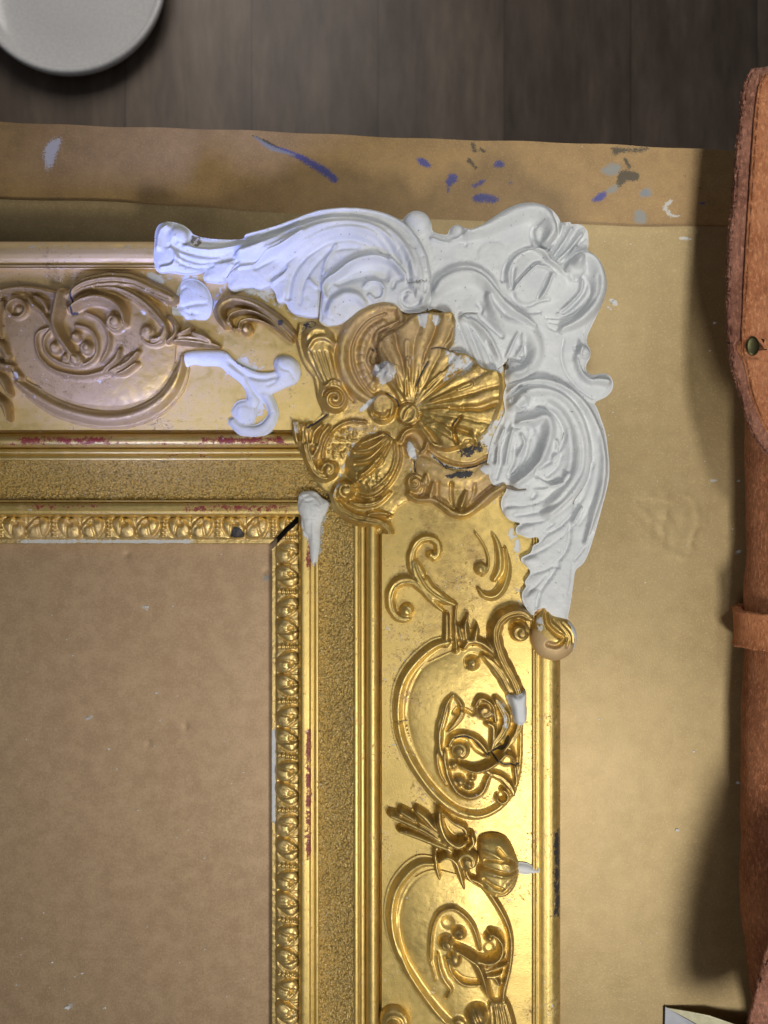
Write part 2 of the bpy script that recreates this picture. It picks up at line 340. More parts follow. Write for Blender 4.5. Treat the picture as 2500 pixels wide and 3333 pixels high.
# ---------------------------------------------------------------- plate on the floor
def lathe(prof, cx, cy, n=96):
    V, F = [], []
    for r, z in prof:
        for i in range(n): a = 2*math.pi*i/n; V.append((cx+r*math.cos(a), cy+r*math.sin(a), z))
    for k in range(len(prof)-1):
        for i in range(n): j = (i+1) % n; F.append((k*n+i, k*n+j, (k+1)*n+j, (k+1)*n+i))
    F.append(tuple(range(n-1,-1,-1))); F.append(tuple(range((len(prof)-1)*n, len(prof)*n))); return V, F
pcx, pcy = U(232, -58, FZ+.02); R = 314.5*PX*(HC-FZ-.02)/(HC-ZR)
V, F = lathe([(R*.60,FZ+.001),(R*.62,FZ+.004),(R*.9,FZ+.012),(R*.985,FZ+.022),(R,FZ+.030),(R*.985,FZ+.035),(R*.95,FZ+.034),(R*.905,FZ+.027),(R*.885,FZ+.014),(R*.86,FZ+.011),(R*.5,FZ+.010),(R*.1,FZ+.0095)], pcx, pcy)
pl = mesh_obj('plate', V, F, M_plate); tag(pl, 'round white glazed plate with raised rim lying on the dark floor', 'plate')
# ---------------------------------------------------------------- the picture frame
frame = empty('picture_frame', (U(1250,1666,0)[0], U(1250,1666,0)[1], .0024))
tag(frame, 'ornate gilt picture frame corner with white plaster repairs lying on cardboard', 'picture frame')
# (right rail x, top rail y, z)
_zx = np.linspace(-1, 2.4, 341); _zk = np.interp(_zx, [-.6,0,.12,.4,.7,1,1.15,1.35,2.4], [.0316,.0316,.0325,.0335,.0305,.0260,.0240,.021,.019])
_zz = np.convolve(np.pad(_zk, 20, mode='edge'), np.hanning(41)/np.hanning(41).sum(), 'valid')
ZP = lambda p: np.interp(p, _zx, _zz)
PR = lambda x: (1733-x)/490.; PT = lambda y: (y-878)/522.
def base_z(X, Y): return ZP(np.minimum(PR(X), PT(Y)))
def member(name, prof, mat, paint=None, disp=None, nsub=7, seglen=14., zt=None):
    """mitred L-shaped length of moulding: prof = [(x on right rail, y on top rail, z)]"""
    prof = np.array(prof, float)
    t = np.arange(len(prof)); tt = np.linspace(0, len(prof)-1, (len(prof)-1)*nsub+1) if nsub > 1 else t
    P = np.stack([np.interp(tt, t, prof[:,i]) for i in range(3)], 1)
    xl, yb = -420., 3760.
    na = int((1100-xl)/seglen); nb = int((yb-1700)/seglen)
    rows = []
    for k in range(na): rows.append((0, k/na))
    for k in range(nb+1): rows.append((1, k/nb))
    PXs = np.zeros((len(rows), len(P))); PYs = PXs.copy()
    for r, (s, f) in enumerate(rows):
        if s == 0: PXs[r] = xl+(P[:,0]-xl)*f; PYs[r] = P[:,1]
        else: PXs[r] = P[:,0]; PYs[r] = P[:,1]+(yb-P[:,1])*f
    Z = np.tile(P[:,2], (len(rows), 1))
    wob = .00012*(fbm(PXs, PYs, .012, 3, 21)-.5)*2
    Zp = Z.copy(); Z = Z+wob
    if disp is not None: Z = Z+disp(PXs, PYs)
    wx, wy = U(PXs, PYs, Zp); V = np.stack([wx, wy, Z], -1).reshape(-1, 3)
    i = np.arange(V.shape[0]).reshape(PXs.shape)
    F = np.stack([i[:-1,:-1], i[:-1,1:], i[1:,1:], i[1:,:-1]], -1).reshape(-1, 4)
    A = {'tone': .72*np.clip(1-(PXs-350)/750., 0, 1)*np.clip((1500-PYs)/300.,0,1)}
    for k, L in (paint or {}).items():
        m = np.zeros(PXs.shape)
        for q in L: m = np.maximum(m, paintmask(PXs, PYs, q[0], q[1])*q[2])
        A[k] = m
    o = mesh_obj(name, V, F, mat, frame, True, {k: v.ravel() for k, v in A.items()})
    return o
def box(x0, y0, x1, y1): return [(x0,y0),((x0+x1)/2,y0),(x1,y0),(x1,(y0+y1)/2),(x1,y1),((x0+x1)/2,y1),(x0,y1),(x0,(y0+y1)/2)]
member('outer_side', [(1824,786,.0005),(1823,787,.012),(1822,788,.026)], M_orn, nsub=2)
member('outer_moulding', [(1822,788,.026),(1819,791,.0295),(1812,798,.0322),(1800,810,.0338),(1785,826,.0343),(1768,843,.0338),(1753,857,.0322),(1750,861,.0322)], M_gold,
       {'dark':[(box(1798,2700,1830,2990),14,.75),(box(1806,2100,1828,3333),8,.42),(box(1790,3000,1830,3100),12,.35)], 'fill':[(box(60,795,480,812),10,.50),(box(-100,790,520,800),8,.40)]}, nsub=3)
member('fillet_pair', [(1750,861,.0318),(1749,862,.0338),(1744,867,.0340),(1743,868,.0322),(1741,870,.0322),(1740,871,.0340),(1735,876,.0338),(1733,878,.0314)], M_gold, nsub=2)
pp = np.linspace(0, 1, 30)
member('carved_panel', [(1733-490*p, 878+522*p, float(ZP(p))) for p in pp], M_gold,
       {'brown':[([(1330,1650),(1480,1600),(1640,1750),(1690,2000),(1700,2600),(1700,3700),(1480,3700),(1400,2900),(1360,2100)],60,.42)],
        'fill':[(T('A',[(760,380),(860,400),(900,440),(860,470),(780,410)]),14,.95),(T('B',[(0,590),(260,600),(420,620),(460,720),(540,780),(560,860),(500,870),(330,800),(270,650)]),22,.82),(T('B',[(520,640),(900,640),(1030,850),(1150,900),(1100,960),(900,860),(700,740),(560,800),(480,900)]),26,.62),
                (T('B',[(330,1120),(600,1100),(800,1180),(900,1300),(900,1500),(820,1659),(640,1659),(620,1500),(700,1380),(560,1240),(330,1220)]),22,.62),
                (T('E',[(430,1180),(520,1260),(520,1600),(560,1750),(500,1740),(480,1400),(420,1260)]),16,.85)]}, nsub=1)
member('groove', [(1243,1400,.0262),(1241,1402,.0205),(1234,1409,.0205),(1233,1411,.0232)], M_orn, {'fill':[(box(1233,1760,1243,3333),3,.44)]}, nsub=1)
hr = [(1212.5-20.5*math.cos(a), 1434.5+22.5*math.cos(a), .0228+.0052*math.sin(a)) for a in np.linspace(math.pi, 0, 15)]
member('half_round', hr, M_gold, {'red':[(box(60,1422,360,1446),8,.75),(box(660,1422,925,1446),8,.78),(box(-200,1440,960,1452),6,.5),(box(380,1430,640,1440),6,.4)]}, nsub=1)
member('stepped_fillet', [(1192,1457,.0228),(1189,1460,.0212),(1187,1462,.0240),(1174,1476,.0244),(1172,1478,.0222),(1169,1481,.0222),(1167,1483,.0236),(1154,1497,.0240),(1152,1499,.0226)], M_gold, {'red':[(box(500,1480,960,1490),6,.48)]}, nsub=2)
cv = [(1152-114*t, 1499+128*t, .0226-.0092*math.sin(min(1,t*1.12)*math.pi/2)+.0012*max(0,t-.8)*5) for t in np.linspace(0,1,46)]
member('sanded_cove', cv, M_sand, {'fill':[(T('H',[(640,500),(760,480),(800,420),(720,560),(690,820),(655,900),(650,700)]),8,.7)]}, nsub=1, seglen=3.,
       disp=lambda X, Y: .0024*(fbm(X, Y, .15, 2, 33)-.5)+.0005*(fbm(X, Y, .05, 2, 37)-.5))
member('inner_fillet', [(1038,1627,.0146),(1036,1629,.0166),(1027,1632,.0166),(1025,1634,.0146),(1012,1636,.0146),(1010,1638,.0172),(984,1673,.0176),(980,1675,.0170),(979,1676,.0120),(972,1682,.0105)], M_gold,
       {'red':[(box(80,1640,340,1660),8,.6),(box(600,1642,940,1665),9,.72),(box(994,2380,1014,2800),6,.74),(box(996,1760,1016,1850),6,.7)],
        'fill':[(T('H',[(490,500),(640,500),(670,640),(650,900),(600,930),(560,760),(510,680)]),8,.85),(box(1012,1800,1040,2100),3,.3)]}, nsub=3)
# sight edge: repeating leaf moulding, one piece on each rail, with an open mitre
def leafmotif(u, v):
    """u along (px), v across 0..1 -> height in m"""
    p = 178.; a = np.mod(u, p)/p
    wv = fbm(u, v*60, .02, 2, 3)*.05; a = np.clip(a+wv-.025, 0, 1)
    h = .0012+.0012*np.sin(np.pi*np.clip(v,0,1))**.7
    for c, sg in ((.27,1),(.69,-1)):
        x = (a-c)*p/36.; y = (v-.50)*2
        x = x+.30*y*sg; r = np.sqrt((x*.98)**2+(y*.93)**2)
        h = h+.0022*np.sqrt(np.clip(1-r**2.6, 0, 1))
        h = h-.0026*np.exp(-((x*sg-.25)**2+(y-.40)**2)/.05)-.0012*np.exp(-((x*sg+.2-.5*y)**2)/.012)*(r<.9)                       # eye
        ang = np.arctan2(y-.5, x*sg-.25); h = h+.0003*np.cos(ang*5+r*3.5)*np.clip(r*1.2,0,1)*(r < 1.05)
        h = h-.0010*np.exp(-(r-.98)**2/.01)
    for vv in (.14,.32,.5,.68,.86):
        h = h+.0019*np.sqrt(np.clip(1-((a-.985+(a<.5)*1.0)*p/9.)**2-((v-vv)/.085)**2, 0, 1))
    h = h-.0008*np.exp(-((a-.48)*p/2.6)**2)
    return h
def sight(kind):
    if kind == 'top': u = np.arange(-420, 962, 2.6)
    else: u = np.arange(1690, 3760, 2.6)
    v = np.linspace(-.22, 1.0, 34)
    Ug, Vg = np.meshgrid(u, v, indexing='ij')
    h = np.where(Vg < 0, .0, leafmotif(Ug+(0 if kind == 'top' else 30), np.clip(Vg, 0, 1))*np.clip(Vg/.05, 0, 1))
    h = h+.0004*(fbm(Ug, Vg*70, .12, 3, 9)-.5); Z = .0078+h+np.clip(Vg,0,1)*.0012
    edge = np.clip((v+.22)/.02, 0, 1)[None,:]; Z = Z*edge+.0030*(1-edge)
    if kind == 'top':
        px, py = Ug, 1756-74*Vg
        lim = 893+74*(Vg)-2+4.5*(fbm(Ug*0, Vg*70, .09, 3, 61)-.5); px = np.minimum(px, lim)
    else:
        px, py = 896+75*Vg, Ug; lim = 1766-72*Vg+8*0; lim = 1774-76*Vg+7*(fbm(Ug*0, Vg*70, .08, 3, 62)-.3); py = np.maximum(py, lim)
    wx, wy = U(px, py, .0105); V = np.stack([wx, wy, Z], -1).reshape(-1, 3)
    i = np.arange(V.shape[0]).reshape(px.shape)
    F = np.stack([i[:-1,:-1], i[1:,:-1], i[1:,1:], i[:-1,1:]], -1).reshape(-1, 4)
    # drop collapsed cells
    c = V[F]; ar = np.linalg.norm(np.cross(c[:,2]-c[:,0], c[:,3]-c[:,1]), axis=1); F = F[ar > 1e-10]
    A = {'tone': np.clip(1-(px-100)/900., 0, 1)*.4, 'fill': np.zeros(px.shape), 'dark': np.zeros(px.shape)}
    if kind == 'top':
        A['fill'] = np.maximum(A['fill'], .85*paintmask(px, py, box(60,1756,620,1770), 5)); A['dark'] = .9*paintmask(px, py, [(750,1745),(765,1712),(790,1725),(795,1748),(770,1752)], 5)
    else: A['fill'] = np.maximum(A['fill'], .9*paintmask(px, py, box(878,2380,896,2680), 4))
    return mesh_obj('leaf_moulding', V, F, M_leaf, frame, True, {k: x.ravel() for k, x in A.items()})
sight('top'); sight('right')
# near-black plates added so the open mitre and joint read as deep shade
for q, (x0, y0, x1, y1) in enumerate(((-500,1640,1000,1752),(902,1640,1000,3760))):
    (xa, ya), (xb, yb) = U(x0, y0, .006), U(x1, y1, .006)
    if q == 0: mesh_obj('gap_shade_plate', [(xa,ya,.0062),(xb,ya,.0062),(xb,yb,.0062),(xa,yb,.0062),(xa,yb,.0035),(xb,yb,.0035)], [(0,3,2,1),(3,4,5,2)], M_black, frame, False)
    else: mesh_obj('gap_shade_plate', [(xa,ya,.0058),(xb,ya,.0058),(xb,yb,.0058),(xa,yb,.0058),(xa,ya,.0035),(xa,yb,.0035)], [(0,3,2,1),(0,4,5,3)], M_black, frame, False)
# ---------------------------------------------------------------- relief ornaments
class Relief:
    hmin = .0009; crisp, kg, ks, gw, hg = True, 1.0, 1.0, 1.0, 1.0
    def gain(s, kg, ks, gw=1.): s.kg, s.ks, s.gw = kg, ks, gw; return s
    def crack(s, c, pts, w=3., v=.95, a=.0016):
        s.g(c, pts, w/CR[c][2]*1.2, a); s.A.setdefault('dark', np.zeros(s.X.shape)); P, _ = spline(T(c, pts), 5); k = s.win(P, 12)
        if s.X[k].size: d, _, _ = segdist(s.X[k], s.Y[k], P); s.A['dark'][k] = np.maximum(s.A['dark'][k], v*1.2*np.clip(1.3-d/w, 0, 1))
        return s
    def mark(s, amt=.6): s.snap = s.h.copy(); s.amt = amt; return s
    def __init__(s, name, x0, y0, x1, y1, step=2.6):
        s.name = name; s.st = step; xs = np.arange(x0, x1+step, step); ys = np.arange(y0, y1+step, step)
        s.X, s.Y = np.meshgrid(xs, ys); s.sd = np.full(s.X.shape, -1e3); s.h = np.zeros(s.X.shape); s.A = {}; s.x0, s.y0 = x0, y0
    def win(s, P, m):
        i0 = max(0, int((P[:,1].min()-m-s.y0)/s.st)); i1 = min(s.X.shape[0], int((P[:,1].max()+m-s.y0)/s.st)+2)
        j0 = max(0, int((P[:,0].min()-m-s.x0)/s.st)); j1 = min(s.X.shape[1], int((P[:,0].max()+m-s.x0)/s.st)+2)
        return np.s_[i0:i1, j0:j1]
    def plate(s, c, pts, a, w, edge=.0008, smooth=4):
        """raised shape with rounded shoulder (w px) and height a"""
        P, _ = spline(T(c, pts), smooth, True); k = s.win(P, 12); X, Y = s.X[k], s.Y[k]
        if X.size == 0: return s
        d, _, _ = segdist(X, Y, P, True); sg = np.where(inpoly(X, Y, P), d, -d)
        t = np.clip(sg/w, 0, 1); hh = edge+(a-edge)*np.sqrt(1-(1-t)**2)
        ins = sg > -s.st*2.2; s.h[k] = np.where(ins, np.maximum(s.h[k], hh), s.h[k]); s.sd[k] = np.maximum(s.sd[k], sg); return s
    def sw(s, c, pts, w, a, mode='add', n=5, fl=0, fa=.3, prof='round', keep=False, base=0.):
        """stroke; w in px of that crop; mode add/max; fl flutes across"""
        ox, oy, sc = CR[c]; p = T(c, pts); P, par = spline(p, n)
        rs = lambda v: np.interp(np.linspace(0,1,len(p)), np.linspace(0,1,len(v)), v) if hasattr(v,'__len__') else [v]*len(p)
        W_ = np.interp(par, np.arange(len(p)), rs(w))*sc
        A_ = np.interp(par, np.arange(len(p)), rs(a))
        k = s.win(P, W_.max()+6); X, Y = s.X[k], s.Y[k]
        if X.size == 0: return s
        d, sg, pa = segdist(X, Y, P); i = np.arange(len(P)); ww = np.interp(pa, i, W_); aa = np.interp(pa, i, A_)
        if mode == 'max' and prof == 'round' and s.crisp: prof = 'crisp'
        if mode == 'add': aa = aa*(s.kg if aa.mean() < 0 else s.ks)
        if fl >= 3: ww = ww*(.94+.15*np.abs(np.sin(pa*.62)))
        q = d/np.maximum(ww, .5); qs = np.clip(q, 0, 1)
        if prof == 'round': f = np.sqrt(1-qs**2)
        elif prof == 'crisp': f = np.clip(1-qs**2, 0, 1)**.78
        elif prof == 'soft': f = .5+.5*np.cos(np.pi*qs)
        elif prof == 'step': f = np.where(sg > 0, np.clip(1-qs, 0, 1)**1.3, 0.)     # high on one side of the line, sharp at it
        elif prof == 'stepr': f = np.where(sg < 0, np.clip(1-qs, 0, 1)**1.3, 0.)
        elif prof == 'cup': f = np.sqrt(1-qs**2)*(1-.65*np.exp(-(qs/.45)**2))
        if mode == 'max' and not fl and ww.max() > 16 and prof == 'crisp': fl, fa = 2, .0
        if fl: f = f*(1-fa*.5*(1-np.cos(np.pi*fl*(sg*q+1))))
        ins = q < 1
        if mode == 'max':
            e = base; ext = q < 1+2.5*s.st/np.maximum(ww, 1)
            s.h[k] = np.where(ext, np.maximum(s.h[k], e+aa*f), s.h[k]); s.sd[k] = np.maximum(s.sd[k], ww-d)
        elif mode == 'on':                                  # rides on what is there and widens the silhouette
            ext = q < 1+2.5*s.st/np.maximum(ww, 1)
            s.h[k] = np.where(ext, s.h[k]+aa*f, s.h[k]); s.sd[k] = np.maximum(s.sd[k], ww-d)
        else: s.h[k] = np.where(ins, s.h[k]+aa*f, s.h[k])
        return s
    def g(s, c, pts, w, a, **kw):
        w = [x*s.gw for x in w] if hasattr(w,'__len__') else w*s.gw
        return s.sw(c, pts, w, -a, 'add', prof=kw.pop('prof','soft'), **kw)
    def ball(s, c, x, y, r, a, ry=None, ang=0, mode='max', base=0., curl=True):
        ox, oy, sc = CR[c]; cx, cy = ox+x*sc, oy+y*sc; r1 = r*sc; r2 = (ry or r)*sc; P = np.array([(cx,cy)])
        k = s.win(P, max(r1, r2)+8); X, Y = s.X[k]-cx, s.Y[k]-cy
        if X.size == 0: return s
        ca, sa = math.cos(ang), math.sin(ang); x_, y_ = (X*ca+Y*sa)/r1, (-X*sa+Y*ca)/r2; q = np.sqrt(x_**2+y_**2)
        f = np.sqrt(np.clip(1-q**2, 0, 1)); m = min(r1, r2)
        if mode == 'max':
            s.h[k] = np.where(q < 1+2.5*s.st/m, np.maximum(s.h[k], base+a*f), s.h[k]); s.sd[k] = np.maximum(s.sd[k], (1-q)*m)
            if m > 17 and curl and not ry:
                a0 = (x*7.3+y*3.1) % 360; s.spiral(c, x, y, r*.72, r*.34, a0, a0+330, r*.17, -a*.24, prof='soft', mode='add'); s.ball(c, x+r*.2*math.cos(a0), y+r*.2*math.sin(a0), r*.5, -a*.10, mode='add')
        else: s.h[k] = np.where(q < 1, s.h[k]+a*f, s.h[k])
        return s
    def spiral(s, c, x, y, r0, r1, a0, a1, w, a, **kw):
        """ridge that winds from radius r0/angle a0 to r1/a1 (degrees, clockwise on the photo)"""
        n = max(6, int(abs(a1-a0)/24)); t = np.linspace(0, 1, n); an = np.radians(a0+(a1-a0)*t); r = r0+(r1-r0)*t
        return s.sw(c, np.stack([x+r*np.cos(an), y+r*np.sin(an)], 1), list(np.linspace(w, w*.55, n)), a, **kw)
    def volute(s, c, x, y, r, a, a0=0, turns=1.3, cw=1, dirn=None):
        """snail: boss with a carved spiral groove"""
        s.ball(c, x, y, r, a, curl=False)
        s.spiral(c, x, y, r*.80, r*.12, a0, a0+cw*360*turns, r*.20, -a*.42, prof='soft', mode='add'); return s
    def paint(s, at, c, pts, soft=6, v=1.):
        s.A.setdefault(at, np.zeros(s.X.shape)); P = T(c, pts); k = s.win(P, soft+20)
        if s.X[k].size: s.A[at][k] = np.maximum(s.A[at][k], v*paintmask(s.X[k], s.Y[k], P, soft))
        return s
    def build(s, mat, parent=frame, zn=.036, drop=.004, base=None, under=None, rough=.00010, blur=2, extra=None):
        h = s.h
        for _ in range(blur):
            hp = np.pad(h, 1, mode='edge'); h = (4*h+2*(hp[:-2,1:-1]+hp[2:,1:-1]+hp[1:-1,:-2]+hp[1:-1,2:])+(hp[:-2,:-2]+hp[2:,2:]+hp[2:,:-2]+hp[:-2,2:]))/16.
        h = np.maximum(h, s.hmin)+rough*2*(fbm(s.X, s.Y, .05, 4, 51)-.5)
        Z = (base or base_z)(s.X, s.Y)+h*s.hg
        gy, gx = np.gradient(s.sd, s.st); gn = np.sqrt(gx**2+gy**2)+1e-6
        out = s.sd < 0; mv = np.clip(-s.sd, 0, 1.4*s.st)
        X = np.where(out, s.X+gx/gn*mv, s.X); Y = np.where(out, s.Y+gy/gn*mv, s.Y)
        ins = ~out; cell = ins[:-1,:-1]|ins[1:,:-1]|ins[:-1,1:]|ins[1:,1:]
        idx = np.arange(h.size).reshape(h.shape)
        F = np.stack([idx[1:,:-1], idx[1:,1:], idx[:-1,1:], idx[:-1,:-1]], -1)[cell]
        used = np.unique(F); rm = np.full(h.size, -1); rm[used] = np.arange(len(used)); F = rm[F]
        wx, wy = U(X, Y, zn); V = np.stack([wx, wy, Z], -1).reshape(-1, 3)[used]
        E = np.vstack([F[:,[0,1]], F[:,[1,2]], F[:,[2,3]], F[:,[3,0]]]); key = np.sort(E, 1); kk = key[:,0].astype(np.int64)*len(V)+key[:,1]
        _, inv, cnt = np.unique(kk, return_inverse=True, return_counts=True); B = E[cnt[inv] == 1]
        n = len(V); bt = V[B].reshape(-1, 3); bb = bt.copy(); bb[:,2] = bb[:,2]-drop if under is None else np.minimum(bb[:,2]-.001, under)
        m = len(B); j = np.arange(m); F2 = np.stack([n+2*j+1, n+2*j, n+2*m+2*j, n+2*m+2*j+1], -1)
        V = np.vstack([V, bt, bb]); F = np.vstack([F, F2])
        At = {}
        if hasattr(s, 'snap'): s.A['brown'] = np.maximum(s.A.get('brown', 0*s.h), s.amt*np.clip((s.h-s.snap)/.0014, 0, 1))
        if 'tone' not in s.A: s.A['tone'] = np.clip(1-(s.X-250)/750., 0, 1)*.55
        for k, v in s.A.items():
            v = v.ravel()[used]; At[k] = np.concatenate([v, v[B.ravel()], v[B.ravel()]])
        o = mesh_obj(s.name, V, F, mat, parent, True, At)
        if mat is M_plaster: o['label'] = 'white plaster replacement '+s.name.replace('_', ' ')
        return o
# ================= white plaster repairs =================
wb = lambda X, Y: np.where((PR(X) < 0)|(PT(Y) < 0), .0318, base_z(X, Y))
# --- acanthus leaf along the top rail
r = Relief('acanthus_leaf', 488, 650, 1420, 1070).gain(.85, 1.5, 1.6); r.hmin = .0031
r.plate('B', [(92,470),(98,400),(100,330),(118,270),(165,241),(230,241),(300,265),(345,300),(362,322),(420,345),(520,357),(640,360),(700,352),(715,335),(740,315),(800,298),(900,275),(1000,240),(1080,205),(1180,175),(1300,158),(1420,152),(1530,158),(1640,182),(1730,212),(1800,250),(1870,305),(1925,385),(1965,480),(1988,600),(1990,720),(1975,800),(1930,850),(1850,860),(1770,825),(1710,800),(1640,797),(1560,822),(1500,850),(1450,880),(1380,930),(1310,950),(1262,952),(1222,920),(1215,890),(1170,892),(1060,872),(1010,832),(990,792),(940,790),(918,720),(880,680),(820,702),(760,690),(690,702),(640,716),(602,684),(600,640),(550,655),(500,650),(440,640),(430,610),(445,570),(380,586),(300,592),(200,577),(140,582),(105,560)], .0052, 60, .0022)
# broad swell and rolled outer rim
r.sw('B', [(700,470),(1000,400),(1250,300),(1450,290),(1650,340),(1800,450),(1880,600),(1890,740)], [60,120,150,150,140,120,100,60], .0052, 'add', prof='soft')
r.sw('B', [(720,345),(900,300),(1050,250),(1200,200),(1400,175),(1600,190),(1760,255),(1870,370),(1940,520),(1960,700),(1920,800)], [18,26,34,40,42,42,42,42,40,36,28], .0030, 'add', prof='soft')
for pts, w, a in [
  ([(560,500),(720,450),(880,370),(1020,290),(1180,235),(1350,212),(1520,222),(1680,280),(1800,390),(1870,540),(1880,700),(1830,800)], 20, .0024),
  ([(640,520),(760,480),(900,420),(1080,330),(1230,275),(1400,255),(1560,275),(1680,340),(1770,450),(1820,570),(1830,650)], 15, .0016),
  ([(790,560),(900,500),(1050,420),(1180,350),(1320,300),(1470,295),(1600,335),(1700,430),(1760,540)], 16, .0017),
  ([(880,640),(980,540),(1080,460),(1220,380),(1350,340),(1480,340),(1600,385),(1690,480)], 13, .0013),
  ([(1010,760),(1030,640),(1080,540),(1170,450),(1300,385),(1450,375),(1580,420),(1680,500)], 17, .0021),
  ([(1090,800),(1110,680),(1170,570),(1250,480),(1350,430),(1480,420)], 13, .0013),
  ([(200,410),(290,440),(400,470),(520,480),(620,450),(740,395)], 16, .0016),
  ([(220,440),(300,490),(400,520),(520,515),(640,490)], 12, .0013),
  ([(240,500),(320,540),(420,555),(500,540)], 12, .0012),
  ([(580,620),(620,570),(660,535)], 11, .0018), ([(900,620),(950,590),(990,565)], 14, .0016), ([(770,540),(860,470),(950,430),(1100,350)], 9, .0010)]:
    r.g('B', pts, w, a)
for pts, w, a in [([(270,395),(420,440),(600,430),(760,375),(880,320)], 16, .0014), ([(640,480),(820,420),(1000,330),(1110,300)], 14, .0013), ([(680,560),(780,540),(880,470),(980,430),(1110,340)], 14, .0016),
  ([(600,610),(640,560),(670,530)], 9, .0014), ([(910,660),(980,610),(1010,560)], 16, .0013), ([(1150,640),(1200,690),(1230,680)], 14, .0015), ([(1250,600),(1270,520),(1310,450),(1335,410)], 14, .0018),
  ([(150,560),(230,540),(250,480),(215,420)], 22, .0016), ([(130,420),(150,320),(190,280)], 30, .0018)]:
    r.sw('B', pts, w, a, prof='soft')
r.sw('B', [(345,330),(330,380),(290,400),(250,380)], 26, -.0022, prof='soft'); r.ball('B', 270, 340, 62, .0022, mode='add')
r.sw('B', [(400,375),(520,385),(680,385)], 26, -.0012, prof='soft')
# the raised inner cup with its bright crest
r.sw('B', [(1260,760),(1250,700),(1280,650),(1340,610),(1430,540),(1540,500),(1640,500),(1720,530),(1780,600),(1810,640)], [20,30,34,34,36,40,40,36,30,20], .0034, prof='soft')
r.sw('B', [(1350,660),(1450,610),(1560,590),(1660,610)], [40,70,80,60], -.0030, prof='soft')
r.sw('B', [(1290,860),(1330,790),(1400,750),(1470,760),(1520,800)], [40,60,60,55,40], .0024, prof='soft')
r.g('B', [(1245,760),(1290,680),(1370,640)], 13, .0014); r.g('B', [(1228,900),(1222,830),(1230,740),(1222,680)], 9, .0042)
r.sw('B', [(1530,690),(1560,660),(1620,660),(1655,700),(1650,760),(1600,780),(1560,750)], 22, .0016, prof='soft')
# scroll end
r.ball('C', 172, 765, 98, .0075); r.g('C', [(60,690),(75,650),(140,630),(215,660),(240,710),(230,780),(185,815),(140,800),(125,765),(145,750)], 13, .0030)
r.sw('C', [(150,640),(220,665),(265,660),(285,640)], 12, -.0010, prof='soft')
for pts in ([(165,405),(195,440)], [(105,450),(90,475)], [(255,500),(270,490)], [(145,640),(180,665),(240,668),(285,650)], [(120,560),(135,550)], [(160,555),(170,530)], [(295,660),(325,665)], [(280,600),(300,590)], [(300,740),(325,745)], [(0,395),(30,400)]):
    r.g('C', pts, 4.5, .0012)
r.paint('dark', 'B', [(335,330),(370,320),(430,345),(420,410),(380,430),(345,400)], 8, .62)
r.crack('B', [(1210,930),(1218,880),(1224,800),(1232,720)], 3.6); r.crack('C', [(150,640),(185,668),(285,655)], 2.2, .75); r.crack('B', [(950,610),(995,572)], 2.2, .8); r.crack('B', [(590,620),(640,570),(665,548)], 2.2, .6)
r.build(M_plaster, base=wb, zn=.038, under=.027, rough=.0003, blur=2)
# --- crest
r = Relief('scroll_crest', 1280, 640, 2015, 1330).gain(1.1, 1.5, 1.4); r.hmin = .0031
r.plate('C', [(120,230),(133,214),(160,182),(210,166),(260,176),(300,202),(322,242),(328,285),(345,305),(400,320),(432,318),(446,287),(472,262),(510,255),(545,274),(600,281),(660,262),(740,212),(830,152),(920,112),(1000,102),(1080,116),(1150,155),(1190,205),(1210,238),(1265,235),(1280,250),(1330,250),(1372,277),(1392,320),(1393,400),(1388,425),(1430,458),(1480,520),(1510,600),(1519,680),(1502,760),(1462,850),(1418,940),(1388,1010),(1383,1060),(1407,1110),(1404,1160),(1382,1200),(1378,1240),(1400,1270),(1440,1276),(1500,1266),(1545,1290),(1563,1340),(1550,1390),(1510,1430),(1460,1450),(1400,1480),(1200,1440),(1000,1380),(860,1380),(820,1300),(830,1200),(780,1240),(700,1284),(640,1252),(600,1200),(560,1150),(500,1110),(440,1110),(462,1050),(480,950),(470,880),(430,860),(340,830),(300,840),(310,760),(320,700),(300,560),(260,440),(190,320)], .0050, 45, .0022)
r.ball('C', 230, 240, 92, .0042, mode='add'); r.ball('C', 500, 300, 50, .0026, mode='add')
r.sw('C', [(330,360),(420,385),(490,370),(560,330)], 26, .0018, prof='soft'); r.g('C', [(320,340),(400,375),(480,380),(555,380),(550,405)], 10, .0014)
# big upper lobe with curl
r.sw('C', [(560,340),(700,290),(830,220),(950,180),(1060,190),(1120,260),(1130,340),(1090,400)], [40,70,95,95,90,75,65,45], .0050, prof='soft')
r.g('C', [(1060,250),(1010,290),(1010,350),(1045,410),(1110,420),(1170,360),(1185,270),(1150,180)], [10,16,18,18,16,14,12,8], .0030)
r.ball('C', 1090, 320, 70, .0018, mode='add')
# shell flutes at the corner
for pts in ([(1130,480),(1180,400),(1240,300),(1270,245)], [(1150,500),(1230,420),(1290,330),(1330,270)], [(1180,530),(1260,460),(1330,380),(1380,320)]): r.g('C', pts, 16, .0022)
for pts in ([(1155,470),(1220,380),(1270,290)], [(1190,500),(1270,420),(1340,330)], [(1110,470),(1170,370),(1215,260)]): r.sw('C', pts, 20, .0018, prof='soft')
